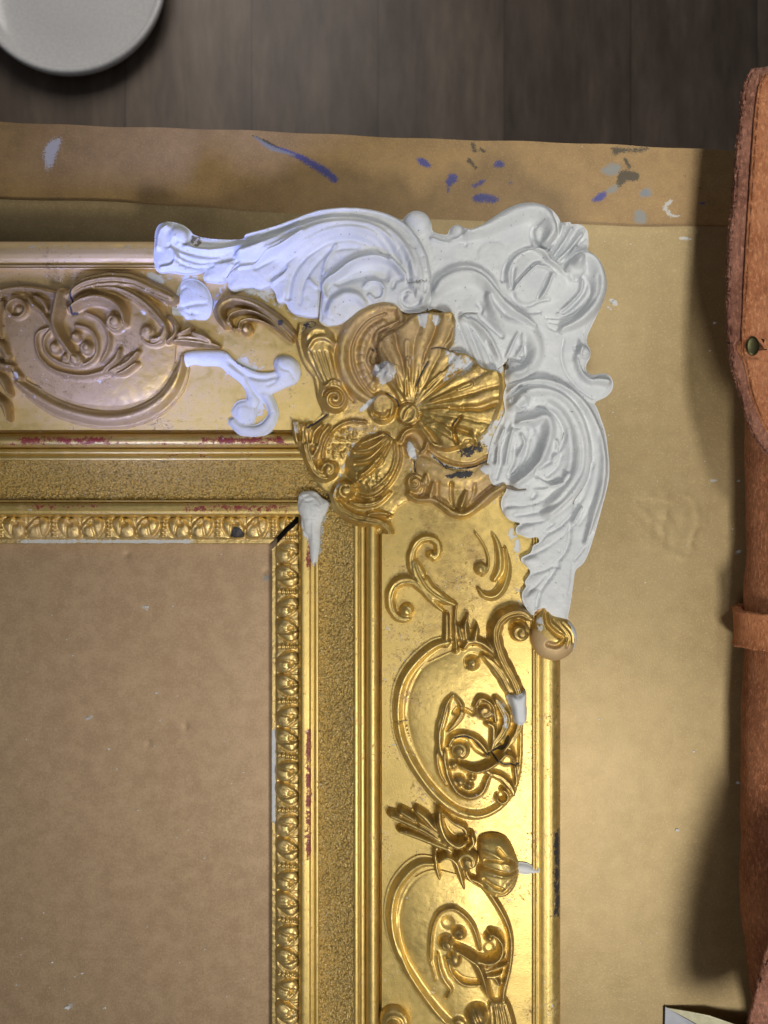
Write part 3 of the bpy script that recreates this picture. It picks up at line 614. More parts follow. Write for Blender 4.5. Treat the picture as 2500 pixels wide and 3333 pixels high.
# right lobe
r.sw('C', [(1300,540),(1350,480),(1420,520),(1460,620),(1450,740),(1390,850),(1300,930),(1200,980)], [50,60,70,72,72,66,50,30], .0042, prof='soft')
r.ball('C', 1290, 560, 82, .0046, mode='add')
r.g('C', [(1400,430),(1310,450),(1240,510),(1215,570),(1250,620),(1310,630),(1355,610)], [8,14,18,18,16,14,10], .0034)
r.g('C', [(1355,600),(1375,660),(1350,730),(1300,790),(1230,850),(1190,860)], 13, .0026)
r.g('C', [(1370,610),(1400,680),(1390,760),(1330,840),(1240,890),(1110,890)], 11, .0018)
r.g('C', [(1440,620),(1440,720),(1400,800),(1320,880),(1220,930),(1120,920)], 11, .0013)
r.sw('C', [(1340,640),(1330,720),(1260,800),(1180,870)], 16, .0020, prof='soft')
r.sw('C', [(1100,890),(1110,940),(1160,975),(1230,980)], 14, -.0014, prof='soft')
# cabochon with slits
r.ball('C', 1030, 620, 205, .0034, ry=195, mode='add'); r.spiral('C', 1020, 620, 215, 205, 175, 300, 17, -.0034, prof='soft'); r.spiral('C', 1020, 630, 212, 200, 100, 180, 11, -.0014, prof='soft')
r.spiral('C', 1020, 620, 180, 180, 160, 300, 12, .0012, prof='soft')
for pts in ([(1045,525),(1000,550),(950,600),(900,655)], [(1115,600),(1080,680),(1040,760)], [(880,560),(870,640),(880,760),(960,810),(1060,780),(1120,770)]): r.g('C', pts, 12, .0026)
for pts in ([(1030,545),(970,600),(920,650),(870,720)], [(1130,620),(1100,700),(1060,770)], [(1040,560),(1100,570),(1150,620)]): r.sw('C', pts, 15, .0019, prof='soft')
r.sw('C', [(1020,440),(1080,470),(1110,520),(1170,560),(1220,600),(1280,640)], [18,28,26,24,24,20], .0030, prof='soft')
# flat flake and swags below
r.plate('C', [(650,420),(690,385),(760,380),(810,400),(815,460),(790,520),(780,580),(740,590),(690,550),(650,520),(632,470)], .0058, 20, .0050)
r.sw('C', [(350,720),(400,660),(500,610),(600,600),(690,650),(750,740),(830,830),(930,900),(1010,960)], [60,90,100,95,80,60,50,45,30], .0040, prof='soft')
r.g('C', [(330,700),(370,640),(460,590),(580,575),(680,620),(760,710),(850,800),(960,850),(1060,850)], 14, .0020)
r.g('C', [(640,800),(660,830),(650,880),(700,930),(800,1020)], 16, .0030); r.g('C', [(470,900),(530,860),(630,855)], 12, .0026)
r.sw('C', [(700,760),(740,850),(800,930),(900,960),(980,1000),(1030,1100),(1010,1200),(940,1270),(860,1290)], [30,60,90,100,90,75,70,60,50], .0036, prof='soft')
r.ball('C', 900, 1230, 75, .0035, mode='add'); r.g('C', [(960,1080),(965,1140),(930,1190),(850,1180),(820,1240)], 14, .0030)
for pts in ([(830,1160),(870,1070),(900,1010)], [(930,1020),(940,1090),(900,1150)]): r.sw('C', pts, 16, .0022, prof='soft')
r.sw('C', [(1220,1040),(1205,1150),(1240,1270),(1320,1370),(1420,1440)], 11, -.0020, prof='soft')
r.sw('C', [(1330,1090),(1310,1180),(1340,1270),(1390,1320),(1450,1320),(1510,1330)], [24,36,38,36,40,40], .0034, prof='soft')
r.g('C', [(1300,1100),(1320,1180),(1350,1260),(1400,1300),(1440,1280)], 14, .0030); r.ball('C', 1355, 1130, 48, .0035, mode='add'); r.g('C', [(1310,1090),(1340,1140),(1380,1150)], 9, .0016)
# fan continued in white
for pts in ([(620,1230),(560,1080),(500,930)], [(680,1240),(620,1080),(560,930)], [(740,1220),(690,1100),(610,970),(560,900)], [(700,1060),(730,1130),(780,1180)]): r.g('C', pts, 14, .0017)
r.sw('C', [(530,900),(620,940),(700,1020),(740,1090),(780,1180)], 28, .0024, prof='soft'); r.g('C', [(500,900),(470,1000),(460,1090)], 9, .0018)
for pts in ([(850,465),(870,490)], [(425,385),(430,405)], [(1145,1310),(1155,1340)], [(630,855),(640,880)], [(1185,990),(1185,1010)], [(925,350),(935,370)], [(1185,1400),(1200,1440)]): r.g('C', pts, 4.5, .0012)
r.crack('C', [(635,860),(560,860),(520,885)], 2.4, .8); r.crack('C', [(780,1240),(830,1200),(845,1170)], 3, .8); r.paint('dark', 'C', [(810,1200),(840,1185),(850,1230),(820,1260)], 5, .7)
r.build(M_plaster, base=wb, zn=.039, under=.027, rough=.0003, blur=2)
# --- acanthus leaf along the right rail
r = Relief('acanthus_leaf', 1480, 1180, 2010, 2060).gain(.95, 1.5, 1.55); r.hmin = .0031
r.plate('E', [(420,220),(450,185),(540,160),(640,150),(740,165),(840,200),(920,250),(990,305),(1040,350),(1080,450),(1113,560),(1130,700),(1136,800),(1125,900),(1095,1020),(1060,1150),(1022,1280),(985,1390),(950,1450),(905,1488),(893,1540),(880,1640),(865,1740),(850,1810),(850,1860),(760,1850),(690,1790),(600,1800),(540,1712),(532,1650),(560,1602),(552,1570),(590,1507),(570,1470),(528,1430),(533,1400),(590,1370),(610,1320),(650,1296),(636,1262),(580,1270),(530,1250),(490,1232),(492,1192),(522,1166),(460,1150),(412,1110),(386,1052),(392,992),(420,940),(412,900),(330,900),(290,800),(298,690),(330,570),(395,440),(412,380),(400,300)], .0050, 50, .0022)
r.sw('E', [(470,360),(600,250),(760,290),(880,420),(930,600),(920,800),(840,960),(720,1090)], [60,90,110,120,130,130,120,80], .0048, prof='soft')
r.sw('E', [(440,260),(520,205),(640,185),(770,215),(890,290),(980,400),(1050,560),(1080,740),(1065,930),(1010,1120),(960,1300)], [22,30,34,36,40,42,44,46,44,36,20], .0034, prof='soft')
for pts, w, a in [
  ([(450,300),(540,240),(660,225),(790,265),(900,360),(970,500),(1010,680),(1000,850),(940,990),(890,1070)], 18, .0024),
  ([(600,300),(720,300),(820,370),(890,490),(930,640),(920,800),(840,940),(740,1040),(620,1090),(480,1110)], 16, .0020),
  ([(700,330),(790,400),(850,520),(870,680),(850,810),(780,920),(680,1000),(560,1040),(430,1050)], 13, .0015),
  ([(640,370),(740,400),(800,480),(820,570),(790,650),(760,680)], 14, .0030),
  ([(800,700),(770,780),(700,840)], 14, .0016), ([(1040,540),(1060,740),(1040,920),(980,1080),(920,1180)], 9, .0010),
  ([(1010,760),(980,870),(930,960),(885,1020)], 14, .0032), ([(860,1000),(760,1090),(650,1150),(520,1165)], 13, .0018), ([(900,1080),(800,1180),(700,1240),(640,1290)], 14, .0022),
  ([(870,1200),(760,1290),(650,1360),(540,1400)], 10, .0010), ([(860,1180),(850,1300),(800,1400),(700,1480),(600,1510)], 14, .0018), ([(780,1450),(720,1540),(650,1640),(630,1740)], 14, .0020), ([(700,1520),(620,1600),(560,1660)], 9, .0012), ([(1010,1230),(960,1330),(890,1420)], 11, .0016), ([(880,1440),(870,1560),(850,1660)], 8, .0010)]:
    r.g('E', pts, w, a)
# volute at upper left
r.spiral('E', 510, 350, 78, 30, 200, 480, 17, .0030, prof='soft'); r.g('E', [(455,340),(470,290),(530,272),(580,300)], 11, .0024); r.g('E', [(470,380),(510,410),(550,390),(550,350)], 11, .0020)
# the tall inner fold
r.sw('E', [(500,480),(600,460),(680,440),(710,520),(690,620),(640,740),(560,830),(480,890)], [30,56,66,66,60,54,50,44], .0046, prof='soft')
r.sw('E', [(590,520),(620,600),(600,720),(540,800)], [34,44,44,30], -.0020, prof='soft')
r.g('E', [(480,510),(540,490),(600,520),(575,600),(560,680),(500,800),(440,850)], 15, .0026); r.g('E', [(720,740),(670,770),(620,800),(640,850),(720,890),(800,870)], 15, .0030)
r.sw('E', [(640,860),(720,900),(790,890),(830,830)], 20, .0026, prof='soft'); r.sw('E', [(760,600),(770,660),(740,720)], 20, .0022, prof='soft')
r.g('E', [(620,960),(600,990)], 18, .0024); r.sw('E', [(620,940),(700,930),(790,880)], 20, .0014, prof='soft')
r.sw('E', [(880,1160),(900,1110),(930,1060)], 18, .0024, prof='soft'); r.g('E', [(885,1175),(925,1130),(942,1080)], 8, .0018)
r.sw('E', [(660,1270),(690,1210),(740,1170)], 26, -.0020, prof='soft')
for (x,y) in ((450,1080),(560,1210),(590,1430),(600,1660)): r.ball('E', x, y, 60, .0016, ry=34, ang=-.4, mode='add')
# ragged putty ridge between leaf and shell
for pts in ([(440,480),(400,560),(350,650),(330,740)], [(430,560),(390,650),(380,760),(350,860)], [(480,640),(470,740),(430,830)], [(400,450),(350,560),(310,680)]): r.g('E', pts, 11, .0022)
for pts in ([(460,520),(430,640),(410,760)], [(400,520),(360,640),(350,760)], [(520,560),(540,620),(500,700)]): r.sw('E', pts, 17, .0022, prof='soft')
for pts in ([(440,925),(500,930),(550,930)], [(540,893),(568,903)], [(750,175),(738,208)], [(838,208),(826,240)], [(690,340),(660,395)], [(600,1030),(598,1080)], [(740,1465),(790,1470)], [(780,1350),(792,1365)], [(620,280),(615,320)], [(640,1100),(660,1110)]): r.g('E', pts, 5, .0015)
r.crack('E', [(412,912),(460,925),(500,935),(552,931)], 3.2); r.crack('E', [(940,930),(905,975),(882,1030)], 2.6, .8); r.crack('E', [(820,540),(805,600)], 2, .7); r.paint('dark', 'E', [(410,900),(440,900),(500,925),(550,930),(500,938),(420,930)], 3, .85)
r.paint('gold', 'E', [(620,1775),(690,1745),(730,1800),(870,1850),(860,1900),(600,1900)], 6, .8)
r.build(M_plaster, base=wb, zn=.038, under=.027, rough=.0003, blur=2)
# --- gold ball end of that leaf
r = Relief('scroll_end', 1715, 1960, 1900, 2170)
r.plate('E', [(640,1790),(690,1752),(740,1800),(800,1810),(850,1835),(890,1880),(908,1935),(900,2010),(860,2070),(790,2110),(730,2112),(650,2080),(605,2020),(597,1940),(610,1860)], .0105, 120, .003)
r.g('E', [(690,1780),(700,1860),(760,1920),(810,1950),(760,2000),(700,1990)], 24, .0034); r.g('E', [(740,1830),(800,1890),(840,1950),(830,2010)], 14, .0018); r.g('E', [(800,1850),(860,1920),(870,1990)], 11, .0014)
r.paint('tone', 'E', [(600,1900),(760,2000),(900,2000),(850,2110),(650,2100)], 10, 1.)
r.paint('fill', 'E', [(840,1830),(915,1900),(912,2010),(870,2060),(885,1960),(860,1890)], 6, .9); r.paint('fill', 'E', [(600,1850),(660,1790),(680,1900),(620,1940)], 12, .55)
r.build(M_orn, base=wb, zn=.038, under=.027)
# --- white scrollwork on the top rail
r = Relief('scroll_repair', 560, 870, 740, 1040)
r.ball('A', 1048, 545, 96, .0032, ry=125, ang=-.35); r.g('A', [(1000,470),(960,520),(990,600),(1070,620)], 12, .0012); r.sw('A', [(950,590),(1030,570),(1110,560)], 16, -.0012, prof='soft'); r.sw('A', [(930,600),(1010,605),(1080,595)], 22, .0014, 'max')
r.paint('dark', 'A', [(970,400),(1000,385),(1080,400),(1100,425),(1040,410)], 4, .5); r.hg = .8; r.build(M_plaster, zn=.034, blur=4, rough=.00025)
r = Relief('scroll_repair', 570, 1110, 1000, 1420)
r.plate('A', [(975,870),(1000,905),(1040,888),(1100,895),(1180,898),(1220,930),(1290,985),(1320,1030),(1335,1080),(1340,1120),(1380,1110),(1410,1060),(1470,1040),(1540,1010),(1590,990),(1620,950),(1615,890),(1580,850),(1530,838),(1490,850),(1475,890),(1480,925),(1400,930),(1330,905),(1270,870),(1220,820),(1160,812),(1040,815),(990,830)], .0040, 26, .001)
r.sw('A', [(1390,1040),(1430,1060),(1460,1110),(1465,1160),(1430,1215),(1370,1245),(1300,1235),(1245,1195)], [40,34,30,30,36,38,36,26], .0038, 'max')
r.ball('A', 1310, 1140, 68, .0042); r.ball('A', 1545, 905, 62, .0030, mode='add'); r.g('A', [(1490,880),(1530,915),(1570,930),(1585,960)], 9, .0022); r.g('A', [(1482,925),(1490,975),(1440,1000)], 11, .0014)
r.g('A', [(1240,880),(1330,945),(1420,965),(1500,950)], 18, .0020); r.sw('A', [(1225,830),(1290,885),(1380,920),(1470,925)], 12, .0012, prof='soft')
r.g('A', [(1330,960),(1370,1040),(1420,1090),(1425,1150),(1390,1200),(1330,1205)], 13, .0022); r.g('A', [(1250,1110),(1275,1085),(1320,1085),(1350,1115)], 10, .0014)
r.paint('dark', 'A', [(1270,870),(1330,905),(1390,925),(1330,915),(1280,890)], 3, .6); r.hg = .8; r.build(M_plaster, zn=.034, blur=4, rough=.00025)
# --- putty at the inner corner
lb = lambda X, Y: np.interp(np.minimum(1152-X, Y-1499), [0,60,130,200], [.021,.0165,.0165,.017])
r = Relief('putty_fill', 955, 1590, 1085, 1840)
r.hg = .55; r.plate('H', [(460,360),(480,290),(540,268),(620,275),(680,330),(740,370),(730,440),(690,520),(665,600),(660,760),(640,880),(600,930),(575,880),(560,700),(520,640),(498,520),(462,450)], .0055, 30, .001)
r.ball('H', 590, 430, 120, .0030, mode='add')
for pts in ([(560,420),(590,480),(620,490)], [(480,330),(540,360),(600,350)], [(620,310),(680,390),(650,460)], [(700,440),(660,500)], [(520,515),(640,520)]): r.g('H', pts, 11, .0022)
for pts in ([(500,310),(560,300),(600,340)], [(620,400),(660,430)], [(600,560),(600,720)]): r.sw('H', pts, 16, .0016, prof='soft')
r.build(M_plaster, base=lb, zn=.022, drop=.006, rough=.0005)
# ================= gilt corner cartouche =================
cb = lambda X, Y: ZP(np.minimum(PR(X), PT(Y)))+0*X
r = Relief('corner_cartouche', 940, 960, 1700, 1740, 2.5).gain(1.15, 1.05)
# skin underneath
r.plate('D', [(150,260),(200,190),(330,180),(430,200),(560,110),(700,70),(800,80),(860,140),(1000,130),(1200,150),(1260,300),(1440,420),(1560,520),(1560,900),(1580,1250),(1480,1400),(1300,1510),(1180,1490),(1100,1420),(960,1410),(880,1420),(800,1480),(770,1600),(760,1670),(690,1650),(640,1590),(520,1540),(420,1460),(370,1380),(290,1330),(230,1250),(180,1150),(130,1040),(100,880),(130,860),(200,900),(300,810),(280,720),(260,580),(180,460),(140,340)], .0022, 30, .0006)
# fluted bracket with volute
r.plate('D', [(165,330),(185,265),(250,225),(320,235),(385,280),(398,340),(390,420),(405,500),(430,590),(460,660),(480,730),(440,800),(380,812),(310,780),(285,700),(285,610),(245,520),(195,450)], .0058, 40, .001)
r.sw('D', [(220,380),(260,330),(330,320),(390,350)], 24, .0020, prof='soft'); r.sw('D', [(210,310),(260,260),(330,260)], 22, .0012, prof='soft')
for k in range(5): r.g('D', [(225+k*36,410),(255+k*33,480),(290+k*28,560),(320+k*24,620)], 9, .0014)
r.sw('D', [(330,640),(380,600),(430,610)], 16, .0018, prof='soft')
r.volute('D', 392, 720, 92, .0085, 200, 1.4); r.g('D', [(450,600),(480,680),(520,730)], 10, .002)
r.sw('D', [(160,220),(150,330),(190,470),(260,570),(285,700),(320,790)], 22, .0025, 'max')
# broad C-band
r.sw('D', [(800,110),(720,105),(620,140),(530,210),(470,300),(440,410),(450,520),(500,620),(570,690),(640,730)], [30,50,60,62,60,58,55,50,45,35], .0052, 'max')
r.sw('D', [(740,150),(640,190),(560,270),(515,370),(515,470),(550,570),(610,660),(670,710)], 12, .0028, prof='soft')
r.sw('D', [(720,210),(640,260),(590,340),(575,440),(600,550),(650,640)], 34, .0030, 'max', base=.0012)
for k in range(13):
    a = math.radians(100+k*12.5); r.g('D', [(770+185*math.cos(a), 450+225*math.sin(a)), (770+232*math.cos(a), 450+270*math.sin(a))], 7, .0009)
r.sw('D', [(820,130),(840,200),(780,240),(700,270),(670,330),(720,360),(800,370)], [26,34,34,30,28,26,20], .0058, 'max'); r.g('D', [(690,290),(760,250),(830,215)], 13, .0028)
# curled hollow
r.sw('D', [(640,400),(620,470),(660,520),(710,490),(720,420),(680,370)], 24, .0050, 'max'); r.ball('D', 665, 445, 42, -.0035, mode='add')
# fan shell: rays from the hub
r.mark(.34); hx, hy = 915, 790
ox, oy, sc = CR['D']; X_ = (r.X-ox)/sc; Y_ = (r.Y-oy)/sc
P, _ = spline(np.array([(690,340),(830,250),(940,165),(1100,150),(1195,160),(1200,330),(1150,400),(1290,430),(1390,520),(1500,545),(1512,700),(1480,830),(1420,940),(1330,1010),(1200,1060),(1060,1050),(980,960),(880,860),(820,700),(740,580),(690,450)], float), 4, True)
d, _, _ = segdist(X_, Y_, P, True); sg = np.where(inpoly(X_, Y_, P), d, -d); ins = sg > -4
ang = np.degrees(np.arctan2(Y_-hy, X_-hx)); rr = np.hypot(X_-hx, Y_-hy)/600.
rays = [-119,-108,-94,-83,-69,-58,-46,-31,-21,-9,7,18,33,44,62]
ang = ang+8*(fbm(X_, Y_, .004, 2, 91)-.5)+2*(fbm(X_, Y_, .02, 2, 92)-.5)
dr = np.full(X_.shape, 1e3); idn = np.zeros(X_.shape, int)
for q, a in enumerate(rays): e = np.abs(ang-a); m = e < dr; dr = np.where(m, e, dr); idn = np.where(m, q, idn)
cell = np.clip(dr/6.4, 0, 1)
fan = .0038+.0032*rr+ .0030*np.clip(rr*2.2, .25, 1)*np.sqrt(np.clip(1-cell**2, 0, 1))*np.clip(sg/14., 0, 1)
fan = fan-.0022*np.clip((np.abs(np.hypot(X_-hx, Y_-hy)-330)-0)/1, 0, 1)*0
fan = np.where(ins, np.minimum(fan, .0010+.0060*np.clip(sg/18., 0, 1)**.5+.003), -1)
r.h = np.where(ins, np.maximum(r.h*.4, fan), r.h); r.sd = np.maximum(r.sd, sg*sc)
# teardrop loops on the fan
for (x0,y0,x1,y1) in ((870,700,880,360),(960,640,1000,420),(1010,650,1165,500),(1040,740,1300,640),(1030,800,1230,790),(1030,850,1210,960),(820,640,800,520),(900,600,890,470)):
    r.sw('D', [(x0,y0),((x0+x1)/2,(y0+y1)/2),(x1,y1)], [8,16,26], .0022, prof='soft'); r.sw('D', [((x0+x1*2)/3,(y0+y1*2)/3),(x1,y1)], [8,14], -.0022, prof='soft')
# ragged curls under the fan
r.sw('D', [(1010,900),(1100,900),(1180,930),(1215,990),(1190,1040),(1110,1045),(1050,1030)], [20,34,36,34,32,26,18], .0070, 'max', base=.001, fl=3)
r.sw('D', [(1190,870),(1270,900),(1330,970),(1345,1020)], [30,44,46,30], .0072, 'max', base=.001, fl=2, fa=.25); r.ball('D', 1290, 1030, 56, .0062)
r.g('D', [(1240,850),(1190,930),(1215,1040)], 12, .0032)
# bosses
r.ball('D', 718, 775, 105, .0085, ry=112); r.ball('D', 725, 760, 62, -.0022, mode='add'); r.spiral('D', 718, 780, 92, 86, -60, 150, 10, -.0020, prof='soft'); r.sw('D', [(650,810),(690,830),(740,830),(760,800)], [14,26,26,12], -.0040, prof='soft')
r.ball('D', 890, 815, 86, .0070, ry=100, ang=.5); r.ball('D', 885, 820, 46, -.0020, ry=58, ang=.5, mode='add'); r.sw('D', [(860,850),(880,800),(920,770)], 12, .0014, prof='soft'); r.spiral('D', 890, 815, 84, 80, 0, 300, 9, -.0018, prof='soft')
r.spiral('D', 925, 1010, 88, 92, -170, 60, 24, .0062, mode='max'); r.ball('D', 915, 1050, 62, .0060, ry=95, ang=-.35); r.ball('D', 930, 1100, 34, -.0022, mode='add')
# lower-left leafy scroll
r.sw('D', [(215,900),(195,980),(200,1070),(230,1160),(270,1220),(330,1240),(380,1200),(385,1160)], [40,46,44,42,46,50,44,30], .0062, 'max', fl=3)
r.ball('D', 345, 1195, 66, .0088); r.g('D', [(275,1130),(265,1190),(300,1215),(330,1170)], 9, .0020)
for pts in ([(130,1000),(115,920),(105,870)], [(170,1000),(180,930),(160,880)], [(230,1020),(250,940),(300,890)], [(260,1040),(300,960),(350,900)], [(240,1100),(280,1030),(290,1000)]): r.sw('D', pts, [30,26,16], .0052, 'max')
for pts in ([(150,990),(145,930)], [(215,1000),(220,930)], [(265,1020),(290,930)], [(175,900),(180,1010)]): r.g('D', pts, 9, .003)
# stippled cup
r.sw('D', [(600,870),(500,865),(410,900),(345,970),(310,1050),(305,1120)], 14, .0042, 'max', base=.001)
rr_ = np.random.default_rng(3)
for k in range(70):
    x, y = 340+rr_.random()*210, 900+rr_.random()*240
    if (x-470)/150. > 1 or (x+y) > 1560: continue
    r.ball('D', x, y, 11, .0013, mode='add')
# big petal
r.plate('D', [(740,930),(650,948),(560,985),(500,1040),(465,1110),(458,1200),(500,1290),(560,1350),(640,1375),(720,1340),(790,1260),(832,1170),(838,1080),(815,1000)], .0062, 70, .001)
r.sw('D', [(838,1040),(840,1130),(800,1240),(730,1330),(640,1385),(560,1375)], 13, .0030, prof='soft'); r.sw('D', [(795,1020),(800,1110),(770,1210),(700,1290),(620,1340)], 9, .0020, prof='soft')
for pts in ([(760,950),(680,1020),(600,1060),(520,1060)], [(765,970),(700,1050),(620,1120),(520,1140)], [(770,990),(720,1080),(640,1180),(560,1240)], [(740,945),(640,985),(560,1020)]):
    r.sw('D', pts, [8,20,24,14], .0020, prof='soft'); r.g('D', [(x+8,y+22) for x,y in pts], 8, .0016)
r.sw('D', [(670,1120),(650,1160),(690,1170),(720,1130),(700,1100)], 10, .0016, prof='soft'); r.sw('D', [(560,1240),(620,1200),(640,1170)], 10, .0014, prof='soft')
for k in range(60):
    x, y = 530+rr_.random()*230, 1210+rr_.random()*120
    if ((x-640)/150.)**2+((y-1250)/110.)**2 < 1: r.ball('D', x, y, 9, .0008, mode='add')
# lower scroll and its leaves
r.sw('D', [(480,1290),(410,1320),(395,1400),(440,1470),(520,1520),(610,1540),(700,1560),(755,1600),(760,1650),(715,1665)], [40,46,44,50,56,54,46,36,28,22], .0062, 'max', fl=3)
r.ball('D', 465, 1335, 74, .0092); r.g('D', [(400,1400),(460,1400),(520,1370),(535,1320)], 9, .0022)
r.sw('D', [(490,1420),(580,1440),(680,1420),(770,1350)], [20,34,34,14], .0056, 'max', fl=3); r.g('D', [(510,1380),(610,1410),(700,1385)], 9, .0026); r.sw('D', [(620,1500),(700,1490),(780,1510)], [20,22,12], .0050, 'max'); r.g('D', [(630,1515),(720,1520),(780,1500)], 8, .0026); r.ball('D', 705, 1612, 16, -.004, mode='add')
# lower-right scroll
r.sw('D', [(960,1130),(1040,1180),(1160,1240),(1300,1250),(1430,1200)], [60,90,110,110,70], .0042, 'max')
r.volute('D', 935, 1290, 66, .0080, 60, 1.5, -1)
r.sw('D', [(890,1360),(950,1400),(1050,1400),(1120,1440),(1190,1490),(1270,1500),(1350,1450),(1440,1370),(1530,1310)], [22,28,28,30,34,36,36,34,30], .0058, 'max')
r.g('D', [(980,1380),(1070,1380),(1140,1420),(1210,1465),(1290,1450),(1380,1370),(1480,1290)], 13, .0034)
for (x0,y0,x1,y1) in ((1060,1290,1040,1370),(1280,1350,1245,1445),(1010,1240,1000,1290)): r.sw('D', [(x0,y0),((x0+x1)/2,(y0+y1)/2),(x1,y1)], [12,24,28], .0050, 'max', base=.001)
for pts in ([(1000,1260),(1010,1330),(985,1380)], [(1090,1280),(1090,1360),(1100,1410)], [(1180,1290),(1180,1380),(1190,1440)], [(1340,1300),(1330,1380),(1290,1440)]): r.g('D', pts, 13, .0020)
r.sw('D', [(1020,1080),(1100,1140),(1200,1180),(1320,1185),(1430,1130)], 11, .0024, prof='soft'); r.g('D', [(1030,1060),(1110,1115),(1210,1155),(1320,1160),(1430,1105)], 11, .0026)
r.crack('D', [(730,945),(800,990)], 2); r.crack('D', [(930,1140),(940,1210)], 3); r.crack('D', [(1440,1130),(1330,1180),(1210,1190),(1120,1160),(1050,1100)], 4.5, .7); r.crack('D', [(1215,860),(1185,905)], 3); r.crack('D', [(740,680),(810,720),(825,760)], 3); r.crack('D', [(940,640),(985,540),(1020,480)], 3); r.crack('D', [(1040,395),(1100,390),(1140,400)], 2.5); r.crack('D', [(200,910),(260,870),(330,820)], 4)
# putty, losses and dirt
r.paint('fill', 'D', [(650,520),(700,485),(770,480),(800,530),(790,590),(730,620),(690,600),(650,560)], 10, 1.)
for i in range(60):
    x, y = 660+rr_.random()*120, 490+rr_.random()*110; r.ball('D', x, y, 14+rr_.random()*10, .0016, mode='add')
r.paint('fill', 'D', [(1130,400),(1200,410),(1290,440),(1350,510),(1250,590),(1130,640),(1030,680),(1080,600),(1130,520)], 16, .62)
r.paint('fill', 'D', [(1040,180),(1100,175),(1090,240),(1050,250)], 8, .75); r.paint('fill', 'D', [(860,520),(900,430),(930,460),(880,560)], 12, .62); r.paint('fill', 'D', [(930,160),(1020,160),(1010,260),(980,270)], 8, .8)
r.paint('fill', 'D', [(1360,980),(1520,780),(1560,800),(1540,1300),(1400,1250),(1330,1180),(1440,1130)], 20, .68)
r.paint('fill', 'D', [(430,900),(600,880),(630,900),(560,960),(500,940)], 14, .55); r.paint('fill', 'D', [(510,1000),(540,1000),(450,1180),(430,1290),(380,1390),(360,1350),(420,1200)], 12, .75)
r.paint('fill', 'D', [(880,1020),(910,1010),(950,1100),(940,1130),(890,1100)], 5, .9); r.paint('fill', 'D', [(560,775),(670,700),(680,715),(580,800)], 5, .9)
r.paint('fill', 'D', [(100,860),(140,870),(150,940),(110,940)], 8, .7); r.paint('fill', 'D', [(1200,160),(1260,300),(1440,420),(1540,500),(1500,560),(1400,520),(1300,430),(1200,400)], 10, .9)
r.paint('dark', 'D', [(1120,1240),(1220,1205),(1330,1210),(1290,1260),(1180,1260)], 10, .78); r.paint('dark', 'D', [(1220,1070),(1300,1030),(1440,990),(1400,1080),(1280,1130)], 14, .70); r.paint('dark', 'D', [(1120,1160),(1200,1185),(1160,1200),(1110,1180)], 6, .6)
r.paint('dark', 'D', [(640,350),(700,380),(700,470),(640,480),(615,420)], 12, .5); r.paint('fill','D',[(1030,1060),(1130,1130),(1300,1200),(1150,1200),(1040,1140)],14,.55)
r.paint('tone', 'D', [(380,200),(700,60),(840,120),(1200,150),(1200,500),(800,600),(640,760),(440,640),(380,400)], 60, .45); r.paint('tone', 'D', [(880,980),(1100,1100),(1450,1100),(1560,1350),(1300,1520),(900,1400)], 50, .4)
r.paint('dark', 'D', [(150,260),(200,170),(270,190),(290,230),(200,290),(170,400),(150,400)], 10, .52)
r.A['tone'] = r.A.get('tone', np.zeros(r.X.shape))
r.hg = 1.1; r.build(M_orn, base=cb, zn=.036, drop=.006, rough=.0003, blur=2)
# ================= scrollwork on the right rail =================
r = Relief('scroll_ornament', 1250, 1735, 1640, 2045)
r.sw('F', [(330,380),(305,300),(320,200),(370,130),(440,115),(495,150),(500,220),(470,262)], [30,34,36,36,34,32,30,26], .0046, 'max', fl=3, fa=.35); r.ball('F', 445, 235, 34, .0046); r.g('F', [(365,290),(350,230),(380,175),(430,165)], 8, .0018)
r.sw('F', [(335,300),(370,390),(430,480),(520,545),(620,590)], [40,62,60,48,16], .0058, 'max', fl=4, fa=.4); r.g('F', [(400,400),(430,360)], 10, .0022)
r.sw('F', [(540,640),(470,580),(400,500),(330,435),(250,425),(180,470),(155,560),(175,650),(230,700),(290,700)], [14,24,32,40,46,44,40,38,34,24], .0050, 'max', fl=3, fa=.35); r.ball('F', 275, 640, 56, .0056); r.g('F', [(240,580),(210,620),(220,670)], 8, .0018)
r.sw('F', [(700,0),(770,80),(830,170),(860,260),(855,340),(815,388)], [6,9,11,12,12,9], .0036, 'max'); r.ball('F', 805, 335, 50, .0050)
r.hg = 1.2; r.build(M_gold, zn=.034)
r = Relief('scroll_ornament', 1530, 1740, 1690, 1960)
r.sw('F', [(880,60),(925,150),(945,250),(940,340),(900,410)], [10,24,34,38,26], .0032, 'max'); r.sw('F', [(785,475),(830,525),(900,530),(955,480),(990,390),(1000,300),(985,180)], [12,30,40,42,40,30,10], .0040, 'max', fl=2, fa=.35)
r.g('F', [(820,410),(850,460),(880,455)], 9, .002)
r.hg = 1.2; r.build(M_gold, zn=.034)
